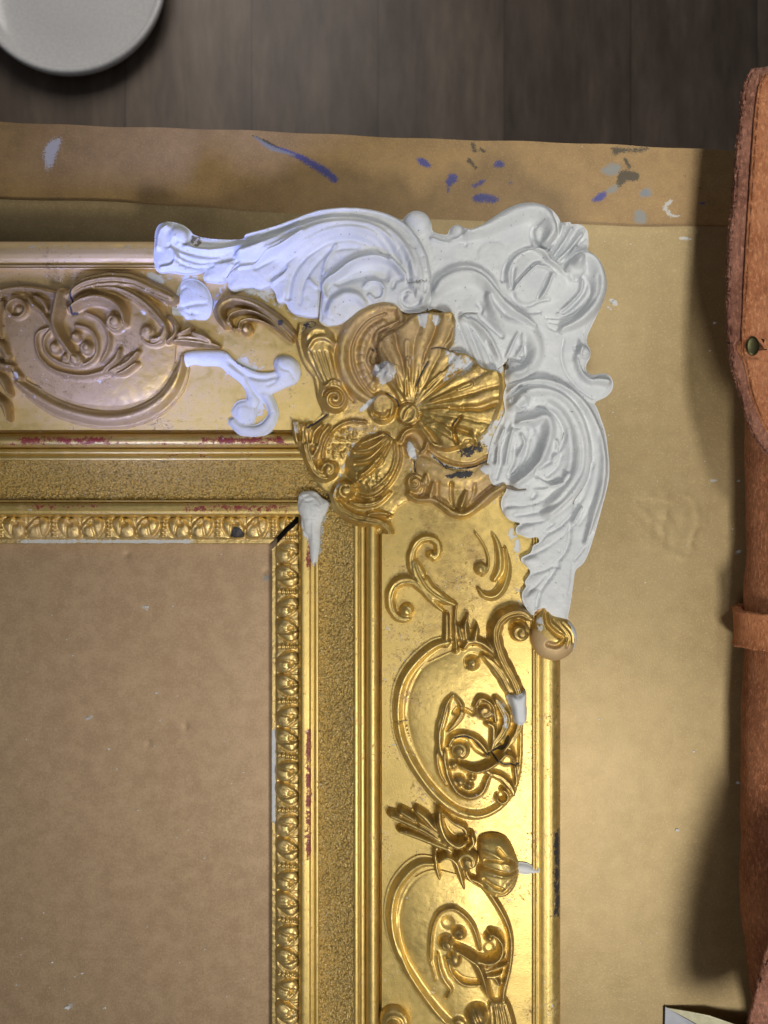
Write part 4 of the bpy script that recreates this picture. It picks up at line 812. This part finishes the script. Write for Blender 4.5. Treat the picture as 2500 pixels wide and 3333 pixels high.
# --- oval cartouches
def oval(name, c, ring, inner, ww, bounds, ridge=None):
    r = Relief(name, *bounds)
    r.plate(c, inner, .0024, 150, .0004)
    r.sw(c, ring, [w*1.25 for w in ww], .0040, 'max', prof='soft')
    if ridge: r.sw(c, ridge, 11, .0012, prof='soft'); r.g(c, [(x+(15 if x < 700 else -13), y-4) for x, y in ridge], 7, .0012)
    r.A['brown'] = np.full(r.X.shape, .16)
    return r
r = oval('oval_cartouche', 'F', [(575,860),(480,890),(370,980),(275,1100),(225,1230),(210,1380),(225,1530),(275,1670),(350,1800),(450,1930),(560,2030),(680,2090),(800,2100),(920,2050),(1010,1960),(1065,1840),(1085,1700),(1090,1560),(1095,1400)],
  [(580,940),(700,900),(900,900),(1030,1000),(1100,1200),(1110,1400),(1090,1650),(1050,1850),(960,2000),(800,2080),(640,2040),(500,1920),(390,1780),(310,1600),(270,1400),(290,1200),(380,1050)], [30,40,44,44,44,42,42,42,42,44,44,42,40,38,32,26,22,20,18], (1255,1960,1735,2680),
  [(625,925),(520,945),(420,1010),(340,1110),(285,1240),(265,1390),(280,1540),(330,1690),(410,1830),(510,1950),(620,2040),(740,2085)])
r.mark(.55)
r.sw('F', [(560,665),(560,800),(555,880)], [26,30,32], .0034, 'max'); r.sw('F', [(628,590),(618,700),(622,820),(630,915)], [16,15,16,22], .0050, 'max'); r.ball('F', 628, 915, 26, .0050)
for pts in ([(705,840),(690,740),(712,650)], [(760,830),(770,775),(775,725)], [(665,830),(650,780),(640,730)]): r.sw('F', pts, [34,34,10], .0055, 'max')
for pts in ([(725,830),(745,760)], [(683,840),(668,770)], [(705,830),(712,700)]): r.g('F', pts, 7, .0022)
r.sw('F', [(680,900),(720,855),(790,855),(850,890),(900,940)], [22,34,36,34,20], .0048, 'max'); r.ball('F', 745, 1010, 54, .0058); r.g('F', [(700,1040),(695,980),(740,945),(790,960)], 8, .002)
r.sw('F', [(820,950),(890,1010),(960,1100),(1010,1200),(1060,1300)], [24,52,60,50,30], .0060, 'max', fl=5, fa=.4)
# big S strand with volute
r.sw('F', [(1160,690),(1090,645),(1000,655),(930,710),(905,800),(925,900),(965,1000),(1020,1100),(1060,1190),(1080,1280),(1085,1380),(1060,1480),(1010,1560),(950,1630)], [30,46,52,56,56,54,52,50,50,46,44,40,32,20], .0085, 'max', fl=3, fa=.32)
r.ball('F', 1085, 785, 78, .0086); r.g('F', [(1020,830),(1005,760),(1050,710),(1110,730),(1130,790)], 11, .0028)
# left leaf
r.sw('F', [(600,1235),(560,1300),(535,1400),(510,1500),(510,1600),(535,1700),(580,1780)], [10,36,46,40,30,26,14], .0058, 'max', fl=4, fa=.4)
r.sw('F', [(615,1240),(660,1300),(665,1370),(620,1440),(570,1490)], [10,24,34,32,16], .0056, 'max', fl=3, fa=.35); r.g('F', [(610,1370),(640,1330),(690,1340),(750,1375)], 12, .0030)
r.ball('F', 830, 1340, 78, .0070); r.sw('F', [(905,1420),(880,1300),(800,1250),(755,1310)], [20,26,22,12], .0066, 'max'); r.sw('F', [(850,1430),(890,1460),(885,1560),(865,1640)], [30,34,28,14], .0056, 'max'); r.g('F', [(790,1300),(850,1290),(880,1340)], 9, .0020)
r.sw('F', [(905,1255),(950,1330),(985,1400),(960,1480),(910,1560),(885,1610)], [26,50,56,46,34,18], .0070, 'max', fl=3, fa=.35)
r.ball('F', 650, 1630, 76, .0070); r.sw('F', [(570,1600),(600,1540),(670,1515),(760,1540),(820,1600),(850,1660)], [18,28,32,34,34,20], .0062, 'max'); r.g('F', [(730,1560),(770,1620),(830,1660)], 16, .0040)
r.sw('F', [(1050,1690),(980,1640),(930,1680),(850,1735),(760,1760),(680,1740),(640,1715)], [12,34,40,42,40,34,20], .0090, 'max', fl=2, fa=.3)
r.sw('F', [(1000,1590),(1040,1680),(1050,1780),(1060,1880)], [20,24,20,14], .0046, 'max')
r.ball('F', 650, 1850, 48, .0062); r.ball('F', 715, 1880, 42, .0056); r.ball('F', 605, 1740, 40, .0054); r.ball('F', 740,1820,36,.0050)
r.sw('F', [(545,1640),(550,1740),(580,1840),(640,1930),(730,1960),(810,1920),(850,1830),(880,1790)], [18,24,28,32,34,30,24,14], .0046, 'max', base=.0008); r.sw('F', [(500,1560),(490,1680),(510,1800),(560,1890)], [10,16,18,12], .0040, 'max')
r.sw('F', [(800,1760),(880,1790),(960,1830),(1020,1900),(1040,1950)], [20,30,36,34,20], .0064, 'max', fl=3, fa=.3); r.spiral('F', 948, 1960, 52, 30, -80, 200, 22, .0058, mode='max'); r.ball('F', 940, 1960, 22, -.001, mode='add')
r.crack('F', [(880,1650),(930,1700),(980,1740),(1075,1730)], 3.4); r.crack('F', [(620,1530),(690,1520),(760,1560),(830,1640),(870,1650),(960,1600),(1000,1530)], 4); r.crack('F', [(170,1450),(290,1440)], 2, .7); r.g('F', [(860,1650),(890,1640),(940,1600)], 13, .004)
r.paint('fill', 'F', [(990,1225),(1060,1220),(1128,1192),(1130,1300),(1128,1425),(1090,1440),(1040,1425),(1010,1320)], 5, 1.)
r.plate('F', [(1000,1225),(1060,1222),(1122,1195),(1128,1300),(1124,1425),(1040,1422),(1020,1320)], .0086, 16, .003)
r.paint('fill', 'F', [(890,1250),(930,1240),(1000,1340),(1000,1500),(950,1480),(930,1350)], 14, .58); r.paint('fill', 'F', [(880,1110),(960,1150),(1040,1210),(950,1220)], 12, .5)
r.paint('dark', 'F', [(580,1560),(650,1510),(800,1550),(840,1650),(700,1680),(560,1720)], 22, .40)
r.hg = 1.2; r.build(M_gold, zn=.034)
# --- second oval
r = oval('oval_cartouche', 'G', [(500,735),(400,750),(300,830),(215,960),(180,1100),(180,1250),(215,1400),(280,1540),(370,1680),(470,1810),(570,1920),(660,1990)],
  [(500,800),(700,830),(850,880),(980,1020),(1060,1180),(1090,1350),(1070,1550),(1020,1780),(900,2000),(700,2040),(560,1920),(420,1760),(310,1580),(250,1400),(225,1220),(260,1020),(350,880)], [34,46,48,48,48,46,46,46,48,50,48,40], (1250,2770,1700,3420),
  [(490,800),(400,840),(310,930),(250,1060),(225,1220),(245,1390),(300,1560),(390,1700),(500,1840),(600,1950)])
r.mark(.55)
r.sw('G', [(740,820),(870,880),(970,1010),(1050,1150),(1090,1280),(1095,1400),(1075,1550),(1040,1680),(1030,1760)], [20,28,28,28,28,28,30,34,30], .0042, 'max')
r.sw('G', [(480,1470),(480,1330),(500,1200),(550,1100),(640,1065),(720,1100),(790,1180),(830,1280),(850,1380)], [18,26,30,34,36,34,32,28,18], .0052, 'max', fl=2, fa=.3)
r.ball('G', 600, 1330, 66, .0078); r.ball('G', 695, 1255, 58, .0070); r.ball('G', 660, 1450, 60, .0062, ry=75); r.ball('G', 610, 1190, 50, -.0016, mode='add')
r.sw('G', [(660,1350),(750,1400),(830,1460),(875,1570),(900,1670),(945,1760)], [30,46,52,44,36,14], .0090, 'max', fl=2, fa=.25)
r.sw('G', [(930,1230),(985,1260),(1020,1330),(1000,1410),(940,1450),(870,1445),(820,1420)], [20,28,30,32,32,32,24], .0078, 'max'); r.ball('G', 925, 1275, 42, .0070); r.ball('G', 925, 1375, 38, -.002, mode='add')
for pts in ([(900,1500),(980,1450),(1040,1420)], [(900,1530),(990,1500),(1055,1480)], [(910,1560),(980,1560),(1020,1540)]): r.sw('G', pts, [20,28,14], .0060, 'max')
r.sw('G', [(870,1560),(960,1580),(1000,1640)], [20,36,20], .0058, 'max')
r.sw('G', [(530,1420),(545,1530),(580,1620),(630,1690),(600,1760)], [14,30,32,26,14], .0052, 'max', fl=4, fa=.4); r.sw('G', [(600,1450),(640,1560),(720,1640),(850,1650)], [20,26,26,16], .0045, 'max'); r.g('G', [(660,1560),(730,1610),(840,1625)], 12, .003)
r.sw('G', [(480,1350),(470,1450),(500,1560),(520,1640)], [12,14,14,8], .0036, 'max')
r.plate('G', [(920,1780),(1000,1770),(1060,1760),(1110,1850),(1150,2000),(1160,2120),(930,2120),(915,1950)], .0060, 50, .001)
for k in range(5): r.g('G', [(945+k*32,1800),(955+k*38,1900),(960+k*44,2050)], 8, .0020)
r.ball('G', 830, 1880, 92, .0082, ry=100); r.g('G', [(800,1820),(830,1880),(860,1960)], 12, .002); r.ball('G', 700, 1960, 60, .005)
r.hg = 1.2; r.build(M_gold, zn=.034)
# --- palmette, berry and seed pod between the ovals
r = Relief('palmette', 1250, 2600, 1560, 2890).mark(.5)
for pts, w in (([(640,620),(480,500),(330,430),(170,375)], [26,44,52,36]), ([(620,600),(480,480),(360,400),(250,340)], [24,40,44,34]), ([(600,580),(510,470),(440,380),(370,325)], [22,40,44,30]), ([(640,620),(480,560),(360,520),(235,490)], [24,40,40,28])):
    r.sw('G', pts, w, .0060, 'max')
for pts in ([(560,540),(430,450),(250,380)], [(540,500),(430,410),(330,330)], [(380,440),(340,350)], [(600,580),(440,510),(250,450)]): r.g('G', pts, 8, .0026)
r.sw('G', [(540,310),(550,420),(600,520),(680,570),(740,540)], [24,44,52,48,26], .0078, 'max'); r.sw('G', [(590,400),(620,480),(660,520)], [20,34,20], -.0038, prof='soft'); r.sw('G', [(570,330),(650,400),(730,440),(750,490)], [14,28,34,20], .0072, 'max', fl=3)
r.ball('G', 755, 680, 90, .0096); r.sw('G', [(790,500),(800,560),(760,600)], 30, .0055, 'max'); r.sw('G', [(740,760),(770,830),(850,900)], [30,30,14], .0045, 'max')
r.sw('G', [(510,650),(520,740),(545,840)], [18,26,20], .0060, 'max'); r.sw('G', [(540,700),(600,660),(660,690),(690,760),(710,830),(730,900)], [22,36,40,36,30,16], .0072, 'max'); r.ball('G', 520, 615, 30, .0050)
r.hg = 1.2; r.build(M_gold, zn=.034)
r = Relief('seed_pod', 1540, 2700, 1775, 2925).mark(.3)
r.plate('G', [(850,540),(900,505),(980,500),(1060,530),(1110,600),(1140,680),(1160,740),(1158,800),(1140,880),(1100,950),(1040,985),(960,985),(890,940),(850,870),(832,790),(858,720),(840,640)], .0088, 100, .001)
for pts in ([(985,585),(1040,650),(1090,680),(1155,750)], [(890,680),(960,665),(1060,680)], [(880,820),(950,860),(1040,890)], [(975,945),(1040,920),(1100,860),(1150,820)], [(850,730),(950,740),(1080,770),(1150,770)], [(1060,850),(1050,880)]): r.g('G', pts, 13, .0026)
for pts in ([(870,600),(980,630),(1080,720)], [(870,760),(980,770),(1100,790)], [(900,900),(1000,900),(1080,830)]): r.sw('G', pts, 22, .0010, prof='soft')
r.hg = 1.2; r.build(M_gold, zn=.034)
r = Relief('pod_tip_repair', 1680, 2785, 1765, 2865)
r.sw('G', [(1170,775),(1220,785),(1270,795),(1305,800)], [44,46,28,22], .0028, 'max'); r.build(M_plaster, zn=.034)
r = Relief('rosette', 1225, 3270, 1345, 3400)
r.ball('G', 205, 1960, 118, .0072); r.spiral('G', 205, 1960, 90, 84, 0, 350, 12, -.0014, prof='soft'); r.ball('G', 190, 1960, 44, .002, mode='add'); r.build(M_orn, zn=.030)
# ================= gilt scrollwork on the top rail =================
TN = .033
r = oval('oval_cartouche', 'A', [(95,985),(180,1050),(290,1115),(410,1155),(540,1178),(660,1172),(770,1140),(870,1080),(940,1000),(980,910),(990,850)],
  [(30,680),(40,600),(90,540),(200,520),(400,510),(700,510),(880,560),(950,660),(950,800),(930,920),(860,1020),(760,1085),(620,1115),(480,1110),(350,1080),(230,1020),(120,930),(50,830)], [24,36,44,46,46,46,46,46,44,34,16], (-60,880,640,1390),
  [(110,950),(230,1035),(350,1095),(480,1128),(620,1132),(760,1103),(870,1035),(945,930)])
r.mark(.75)
r.sw('A', [(-90,560),(0,510),(80,490),(160,488),(240,500),(320,520),(390,535)], [24,24,22,22,24,30,30], .0046, 'max', fl=2, fa=.3); r.sw('A', [(-60,700),(10,800),(60,890),(110,960)], [10,18,22,24], .0040, 'max'); r.sw('A', [(20,560),(5,640),(15,740)], [20,22,12], .0036, 'max')
r.sw('A', [(390,530),(450,478),(540,448),(640,440),(740,455),(830,495),(940,545)], [26,44,50,50,48,42,36], .0068, 'max', fl=4, fa=.35)
r.sw('A', [(520,490),(640,490),(740,530),(820,590),(875,650),(905,700),(880,755),(830,765)], [16,34,42,44,36,26,24,18], .0060, 'max', fl=4, fa=.35); r.ball('A', 812, 722, 46, .0060); r.spiral('A', 840, 720, 74, 68, -60, 170, 18, .0046, mode='max')
r.sw('A', [(920,640),(960,690),(955,740),(915,775)], [14,20,20,12], .0050, 'max')
r.spiral('A', 112, 600, 52, 44, -200, 130, 17, .0052, mode='max'); r.ball('A', 118, 600, 30, .0044); r.sw('A', [(165,535),(200,580),(250,620),(300,700),(330,760)], [12,30,28,22,12], .0056, 'max', fl=2); r.sw('A', [(200,530),(250,560),(275,610)], [10,22,12], .0050, 'max')
r.sw('A', [(350,520),(335,600),(325,680),(350,750),(390,810),(420,860)], [44,50,44,42,38,20], .0084, 'max', fl=2, fa=.25)
r.sw('A', [(405,600),(470,560),(550,545),(630,570),(680,620),(695,680)], [30,40,44,46,44,24], .0078, 'max', fl=2); r.ball('A', 640, 675, 58, .0078)
r.sw('A', [(290,700),(225,730),(215,790),(235,860),(290,915),(370,945),(470,955),(560,935),(640,900),(720,850)], [14,20,24,28,30,32,34,42,46,24], .0050, 'max', fl=2, fa=.3)
r.sw('A', [(480,620),(560,660),(605,740),(600,810),(560,880)], [16,26,30,30,20], .0052, 'max', fl=2, fa=.3); r.sw('A', [(300,710),(262,760),(262,820),(310,870),(390,900),(470,895),(530,850),(540,770),(500,710),(430,690)], 19, .0048, 'max')
for x, y, q in ((318,808,40),(425,872,50),(485,808,44),(430,750,34),(372,860,30)): r.ball('A', x, y, q, .0070)
for pts in ([(580,920),(640,870),(660,820)], [(600,930),(700,890),(760,830)], [(620,940),(680,930),(750,890)]): r.sw('A', pts, [20,28,16], .0058, 'max')
for pts in ([(590,930),(650,890),(700,840)], [(610,950),(690,915),(740,870)]): r.g('A', pts, 7, .0020)
for pts in ([(-40,760),(30,800),(60,850)], [(-40,920),(20,980),(50,1050)], [(-40,1050),(20,1110),(35,1180)], [(-40,880),(30,900),(80,905)]): r.sw('A', pts, [30,30,16], .0058, 'max')
r.crack('A', [(405,500),(400,560),(412,600),(400,625),(430,620)], 3.2); r.g('A', [(145,490),(150,530)], 4, .0015); r.g('A', [(530,450),(530,520)], 4, .001)
r.paint('fill', 'A', [(75,945),(100,935),(110,960),(85,975)], 5, .9); r.paint('fill', 'A', [(690,545),(760,580),(820,620),(780,640),(700,590)], 10, .5)
r.paint('dark', 'A', [(570,470),(760,460),(940,530),(930,600),(800,560),(600,500)], 18, .42)
r.hg = 1.25; r.build(M_orn, zn=TN)
r = Relief('leaf_spray', 560, 1050, 760, 1150).mark(.8)
r.sw('A', [(950,770),(1010,760),(1090,770),(1190,798)], [16,36,34,10], .0052, 'max', fl=3); r.sw('A', [(975,740),(1020,715),(1045,700)], [20,24,14], .0050, 'max'); r.sw('A', [(1050,730),(1110,750),(1150,770)], [12,22,10], .0056, 'max'); r.hg = 1.25; r.build(M_orn, zn=TN)
r = Relief('scroll_ornament', 690, 950, 1000, 1150).mark(.85)
r.sw('B', [(600,960),(560,890),(570,830),(640,790),(730,800),(820,835),(910,895),(990,960),(1060,1030)], [30,44,48,42,40,42,46,46,30], .0056, 'max'); r.sw('B', [(660,990),(622,930),(650,885),(730,865),(820,885),(910,940),(1000,1020),(1050,1070)], [18,20,18,16,14,13,12,8], .0046, 'max', base=.0008)
r.sw('B', [(690,990),(700,940),(760,920),(850,940),(940,990),(1040,1070)], [18,20,18,14,12,8], .0040, 'max', base=.0005); r.ball('B', 740, 985, 46, .0055); r.ball('B', 800,1000,26,.002,mode='add'); r.sw('B', [(655,930),(650,975)], 16, -.003, prof='soft')
r.paint('dark', 'B', [(955,935),(990,940),(990,970),(955,975)], 5, .8); r.hg = 1.25; r.build(M_orn, zn=TN)
# ================= leather tool roll =================
roll = empty('leather_tool_roll', (.225, -.02, .0024)); tag(roll, 'brown suede tool roll with snap flap and strap loop beside the frame', 'tool roll')
def tube(name, pts, mat, parent, nseg=40, amp=.0006, flat=1.0, seed=0, sub=8, cap=True):
    """swept round body: pts = (x, y, z, radius)"""
    P, _ = spline(np.array(pts, float), sub); V, F = [], []
    for k, (x, y, z, rad) in enumerate(P):
        for i in range(nseg):
            a = 2*math.pi*i/nseg; V.append((x+rad*math.cos(a), y, z+rad*flat*math.sin(a)))
    V = np.array(V); n = fbm(V[:,1]*1000+V[:,2]*400, V[:,0]*1000+V[:,2]*700, .06, 3, seed)-.5; V[:,0] += n*amp*4; V[:,2] += n*amp*3
    for k in range(len(P)-1):
        for i in range(nseg): j = (i+1) % nseg; F.append((k*nseg+i, k*nseg+j, (k+1)*nseg+j, (k+1)*nseg+i))
    if cap: F.append(tuple(range(nseg))); F.append(tuple(range(len(P)*nseg-1, (len(P)-1)*nseg-1, -1)))
    return mesh_obj(name, V, F, mat, parent)
def xr(px, z): return U(px, 0, z)[0]
def yr(py, z): return U(0, py, z)[1]
body = []
for py, pxl, rad, cz in ((500,2480,.012,.030),(900,2460,.020,.029),(1350,2441,.026,.0285),(1700,2442,.0265,.029),(2000,2438,.026,.0285),(2400,2428,.027,.0295),(2750,2422,.027,.0295),(3000,2426,.027,.0295),(3180,2450,.0255,.028),(3400,2475,.024,.0265),(3700,2480,.022,.0245)):
    body.append((xr(pxl, cz)+rad, yr(py, cz), cz, rad))
tube('body', body, M_leb, roll, 64, seed=61)
def slab(name, outline, z0, z1, mat, parent, wob=.0005, edge=.4, seed=0, layers=1, jag=.0004, n=10, push=None):
    """thick piece of leather cut to an outline (photo px at its top height), ragged rounded edge"""
    P, _ = spline(np.array(outline, float), n, True); wx, wy = U(P[:,0], P[:,1], z1); C = np.stack([wx, wy], 1)
    # resample finely
    L = np.r_[0, np.cumsum(np.linalg.norm(np.diff(np.vstack([C, C[:1]]), axis=0), axis=1))]; m = int(L[-1]/.0006); s = np.linspace(0, L[-1], m, endpoint=False)
    C2 = np.vstack([C, C[:1]]); C = np.stack([np.interp(s, L, C2[:,0]), np.interp(s, L, C2[:,1])], 1)
    t = np.roll(C, -1, 0)-np.roll(C, 1, 0); t /= np.linalg.norm(t, axis=1)[:,None]+1e-9; nr = np.stack([t[:,1], -t[:,0]], 1)
    if np.sum(C[:,0]*np.roll(C[:,1],-1)-np.roll(C[:,0],-1)*C[:,1]) < 0: nr = -nr
    rg = np.random.default_rng(seed); prof = [(0,.0), (.0002,.15)]
    lay = []
    for q in range(layers):
        a, b = q/layers, (q+1)/layers; lay += [(.0008, a+.02), (0, a+.06/layers), (-.0001,(a+b)/2), (0, b-.06/layers), (.0007, b-.02)]
    rings = []
    h = z1-z0
    for off, f in lay: rings.append((off, z0+h*f))
    rings += [(.0006, z1), (.0018, z1+.0006), (.0045, z1+.0009), (.010, z1+.0009)]
    V = []
    for off, z in rings:
        jj = rg.normal(size=len(C))*jag*.6+jag*3*(fbm(s*3000, np.full(len(s), z*90000), .09, 2, seed)-.5) if off < .001 else rg.normal(size=len(C))*jag*.2
        zz = z+wob*2*(fbm(C[:,0]*1000, C[:,1]*1000, .05, 2, seed+3)-.5)
        if push is not None: zz = zz+push(C[:,0], C[:,1])
        V.append(np.column_stack([C-nr*(off+jj[:,None] if np.ndim(jj) else off), zz]))
    m = len(C); V = np.vstack(V); F = []
    for k in range(len(rings)-1):
        for i in range(m): j = (i+1) % m; F.append((k*m+i, k*m+j, (k+1)*m+j, (k+1)*m+i))
    top = list(range((len(rings)-1)*m, len(rings)*m)); F.append(tuple(top)); F.append(tuple(range(m-1, -1, -1)))
    return mesh_obj(name, V, F, mat, parent)
# back layer with stitched raw edge
slab('edge_layers', [(2560,216),(2500,215),(2456,222),(2440,240),(2424,290),(2411,400),(2401,500),(2394,600),(2386,700),(2377,800),(2373,900),(2371,1020),(2378,1120),(2395,1215),(2417,1290),(2440,1370),(2475,1440),(2530,1490),(2640,1500),(2700,1400),(2700,1000),(2700,500),(2640,240)], .0520, .0555, M_lee, roll, seed=5, layers=3, jag=.00042)
slab('flap', [(2560,226),(2505,230),(2478,262),(2462,350),(2450,500),(2441,650),(2432,800),(2424,950),(2418,1100),(2421,1160),(2470,1172),(2540,1182),(2680,1180),(2690,1100),(2690,600),(2640,250)], .0572, .0592, M_lea, roll, seed=8, jag=.00012)
slab('inner_flap', [(2424,1180),(2402,1120),(2480,1090),(2660,1090),(2760,1100),(2800,1300),(2760,1480),(2600,1480),(2520,1430),(2475,1360),(2446,1280)], .0558, .0575, M_lea, roll, seed=9, jag=.0001)
# snap
bx_, by_ = U(2448, 1127, .060)
V, F = lathe([(.0001,0.0),(.0047,.0),(.0048,.0003),(.0044,.0007),(.0034,.0009),(.0012,.0010),(.0001,.0010)], 0, 0, 40)
V = np.array(V); V[:,0] = V[:,0]*.68+bx_; V[:,1] = V[:,1]*.98+by_; V[:,2] += .0603; mesh_obj('snap', V, F, M_brass, roll)
# seam line of stitches along the edge
st = np.array([(2462,250),(2444,330),(2434,440),(2427,560),(2418,680),(2410,800),(2404,920),(2399,1040),(2404,1130)], float); P, _ = spline(st, 14)
V, F = [], []
for i, (a, b) in enumerate(zip(P[:-1:2], P[1::2])):
    (x0,y0),(x1,y1) = U(a[0],a[1],.0566), U(b[0],b[1],.0566); dx, dy = x1-x0, y1-y0; l = math.hypot(dx, dy)+1e-9; nx, ny = -dy/l*.00035, dx/l*.00035; b0 = len(V)
    for (x, y) in ((x0,y0),(x1,y1)):
        for (u_, z_) in ((-1,.0560),(0,.0570),(1,.0560)): V.append((x+nx*u_, y+ny*u_, z_))
    F += [(b0,b0+3,b0+4,b0+1),(b0+1,b0+4,b0+5,b0+2)]
mesh_obj('stitching', V, F, M_leb, roll)
# strap loop round the body
def band(name, y0, y1, cx, cz, r0, r1, mat, parent, skew=0., seed=0):
    n = 90; rows = 16; V = []; rg = np.random.default_rng(seed)
    for rr, side in ((r1, 1), (r0, -1)):
        for k in range(rows):
            f = k/(rows-1); f = f if side == 1 else 1-f; y = y0+(y1-y0)*f
            for i in range(n):
                a = 2*math.pi*i/n; flare = .0009*(abs(f-.5)*2)**3; jag = rg.normal()*.0004 if f in (0., 1.) else 0
                V.append((cx+(rr+flare)*math.cos(a), y+skew*math.cos(a)+jag, cz+(rr+flare)*math.sin(a)))
    F = []; m = rows*2
    for k in range(m):
        k2 = (k+1) % m
        for i in range(n): j = (i+1) % n; F.append((k*n+i, k2*n+i, k2*n+j, k*n+j))
    V = np.array(V); V[:,2] = np.maximum(V[:,2], .0030); V[:,0] += .0007*(fbm(V[:,1]*1e3, V[:,2]*1e3, .12, 3, seed)-.5)
    return mesh_obj(name, V, F, mat, parent)
cx0 = xr(2438,.0285)+.026
band('strap_loop', yr(1975,.03), yr(2092,.03), cx0, .0300, .0272, .0318, M_lea, roll, .002, 4)
slab('end_flap', [(2640,2800),(2590,2870),(2545,2960),(2512,3060),(2484,3160),(2460,3260),(2444,3350),(2436,3600),(2560,3640),(2700,3500),(2720,3000),(2700,2830)], .0830, .0862, M_lee, roll, seed=14, jag=.0004, push=lambda x, y: -.45*np.clip(x-.180, 0, .05))
# ================= folded card corner at the bottom edge =================
fc = empty('folded_card', (*U(2200,3330,.0), .0026)); tag(fc, 'folded grey and cream card with pointed tip at the bottom right edge', 'card')
def P3(px, py, z): return (*U(px, py, z), z)
tip = P3(2166,3277,.0048); a0 = P3(2162,3470,.0052); b0 = P3(2480,3520,.012); c0 = P3(2620,3400,.026)
def sheet(name, pts, th, mat):
    V = list(pts)+[(x, y, z-th) for x, y, z in pts]; n = len(pts); F = [tuple(range(n)), tuple(range(2*n-1, n-1, -1))]+[(i, (i+1) % n, n+(i+1) % n, n+i) for i in range(n)]
    return mesh_obj(name, V, F, mat, fc, False)
sheet('grey_face', [a0, b0, P3(2300,3353,.0085), P3(2225,3312,.0065), tip], .0006, M_steel)
sheet('cream_face', [P3(2172,3281,.0050), P3(2230,3312,.0062), P3(2305,3353,.0080), P3(2490,3520,.0116), P3(2640,3400,.0260), P3(2390,3334,.0150), P3(2310,3306,.0110), P3(2240,3292,.0078)], .0006, M_cream)
sheet('lower_fold', [P3(2160,3276,.0036), P3(2156,3480,.0036), P3(2480,3530,.0036), P3(2300,3350,.0036)], .0006, M_black)
# ================= plaster crumbs =================
def crumb(V, F, x, y, z, r, rg):
    b = len(V); n = 6
    for k, (q, hh) in enumerate(((1,0),(.8,.5))):
        for i in range(n): a = 2*math.pi*i/n+rg.random()*.5; rad = r*q*(.6+.7*rg.random()); V.append((x+rad*math.cos(a), y+rad*.7*math.sin(a), z+hh*r))
    F += [(b+i, b+(i+1) % n, b+n+(i+1) % n, b+n+i) for i in range(n)]; F.append(tuple(b+n+i for i in range(n)))
V, F = [], []; rg = np.random.default_rng(12)
spots = [(1998,984,11),(1978,1000,5),(1988,1008,4),(2235,776,5),(2247,779,4),(2326,1052,6),(2310,1142,4),(2404,1566,7),(2404,1795,8),(2385,1722,4),(2258,2446,6),(2203,2700,8),(2402,2547,8),(478,1975,8),(287,2337,8),(220,3278,10),(340,3280,6),(268,3168,5),(170,3132,5),(510,2255,6),(355,2437,5),(1950,2340,4)]
spots += [(rg.random()*840, 1800+rg.random()*1500, 2+rg.random()*2) for _ in range(34)]+[(1850+rg.random()*500, 780+rg.random()*2300, 1.6+rg.random()*2) for _ in range(30)]
for x, y, q in spots:
    wx, wy = U(x, y, CZ); crumb(V, F, wx, wy, float(sheet_z(np.array([x]), np.array([y]))[0])-.0001, q*PX, rg)
o = mesh_obj('plaster_crumbs', V, F, M_plaster, None, False); tag(o, 'scattered white plaster crumbs on the gold cardboard', 'crumbs', None, 'stuff')
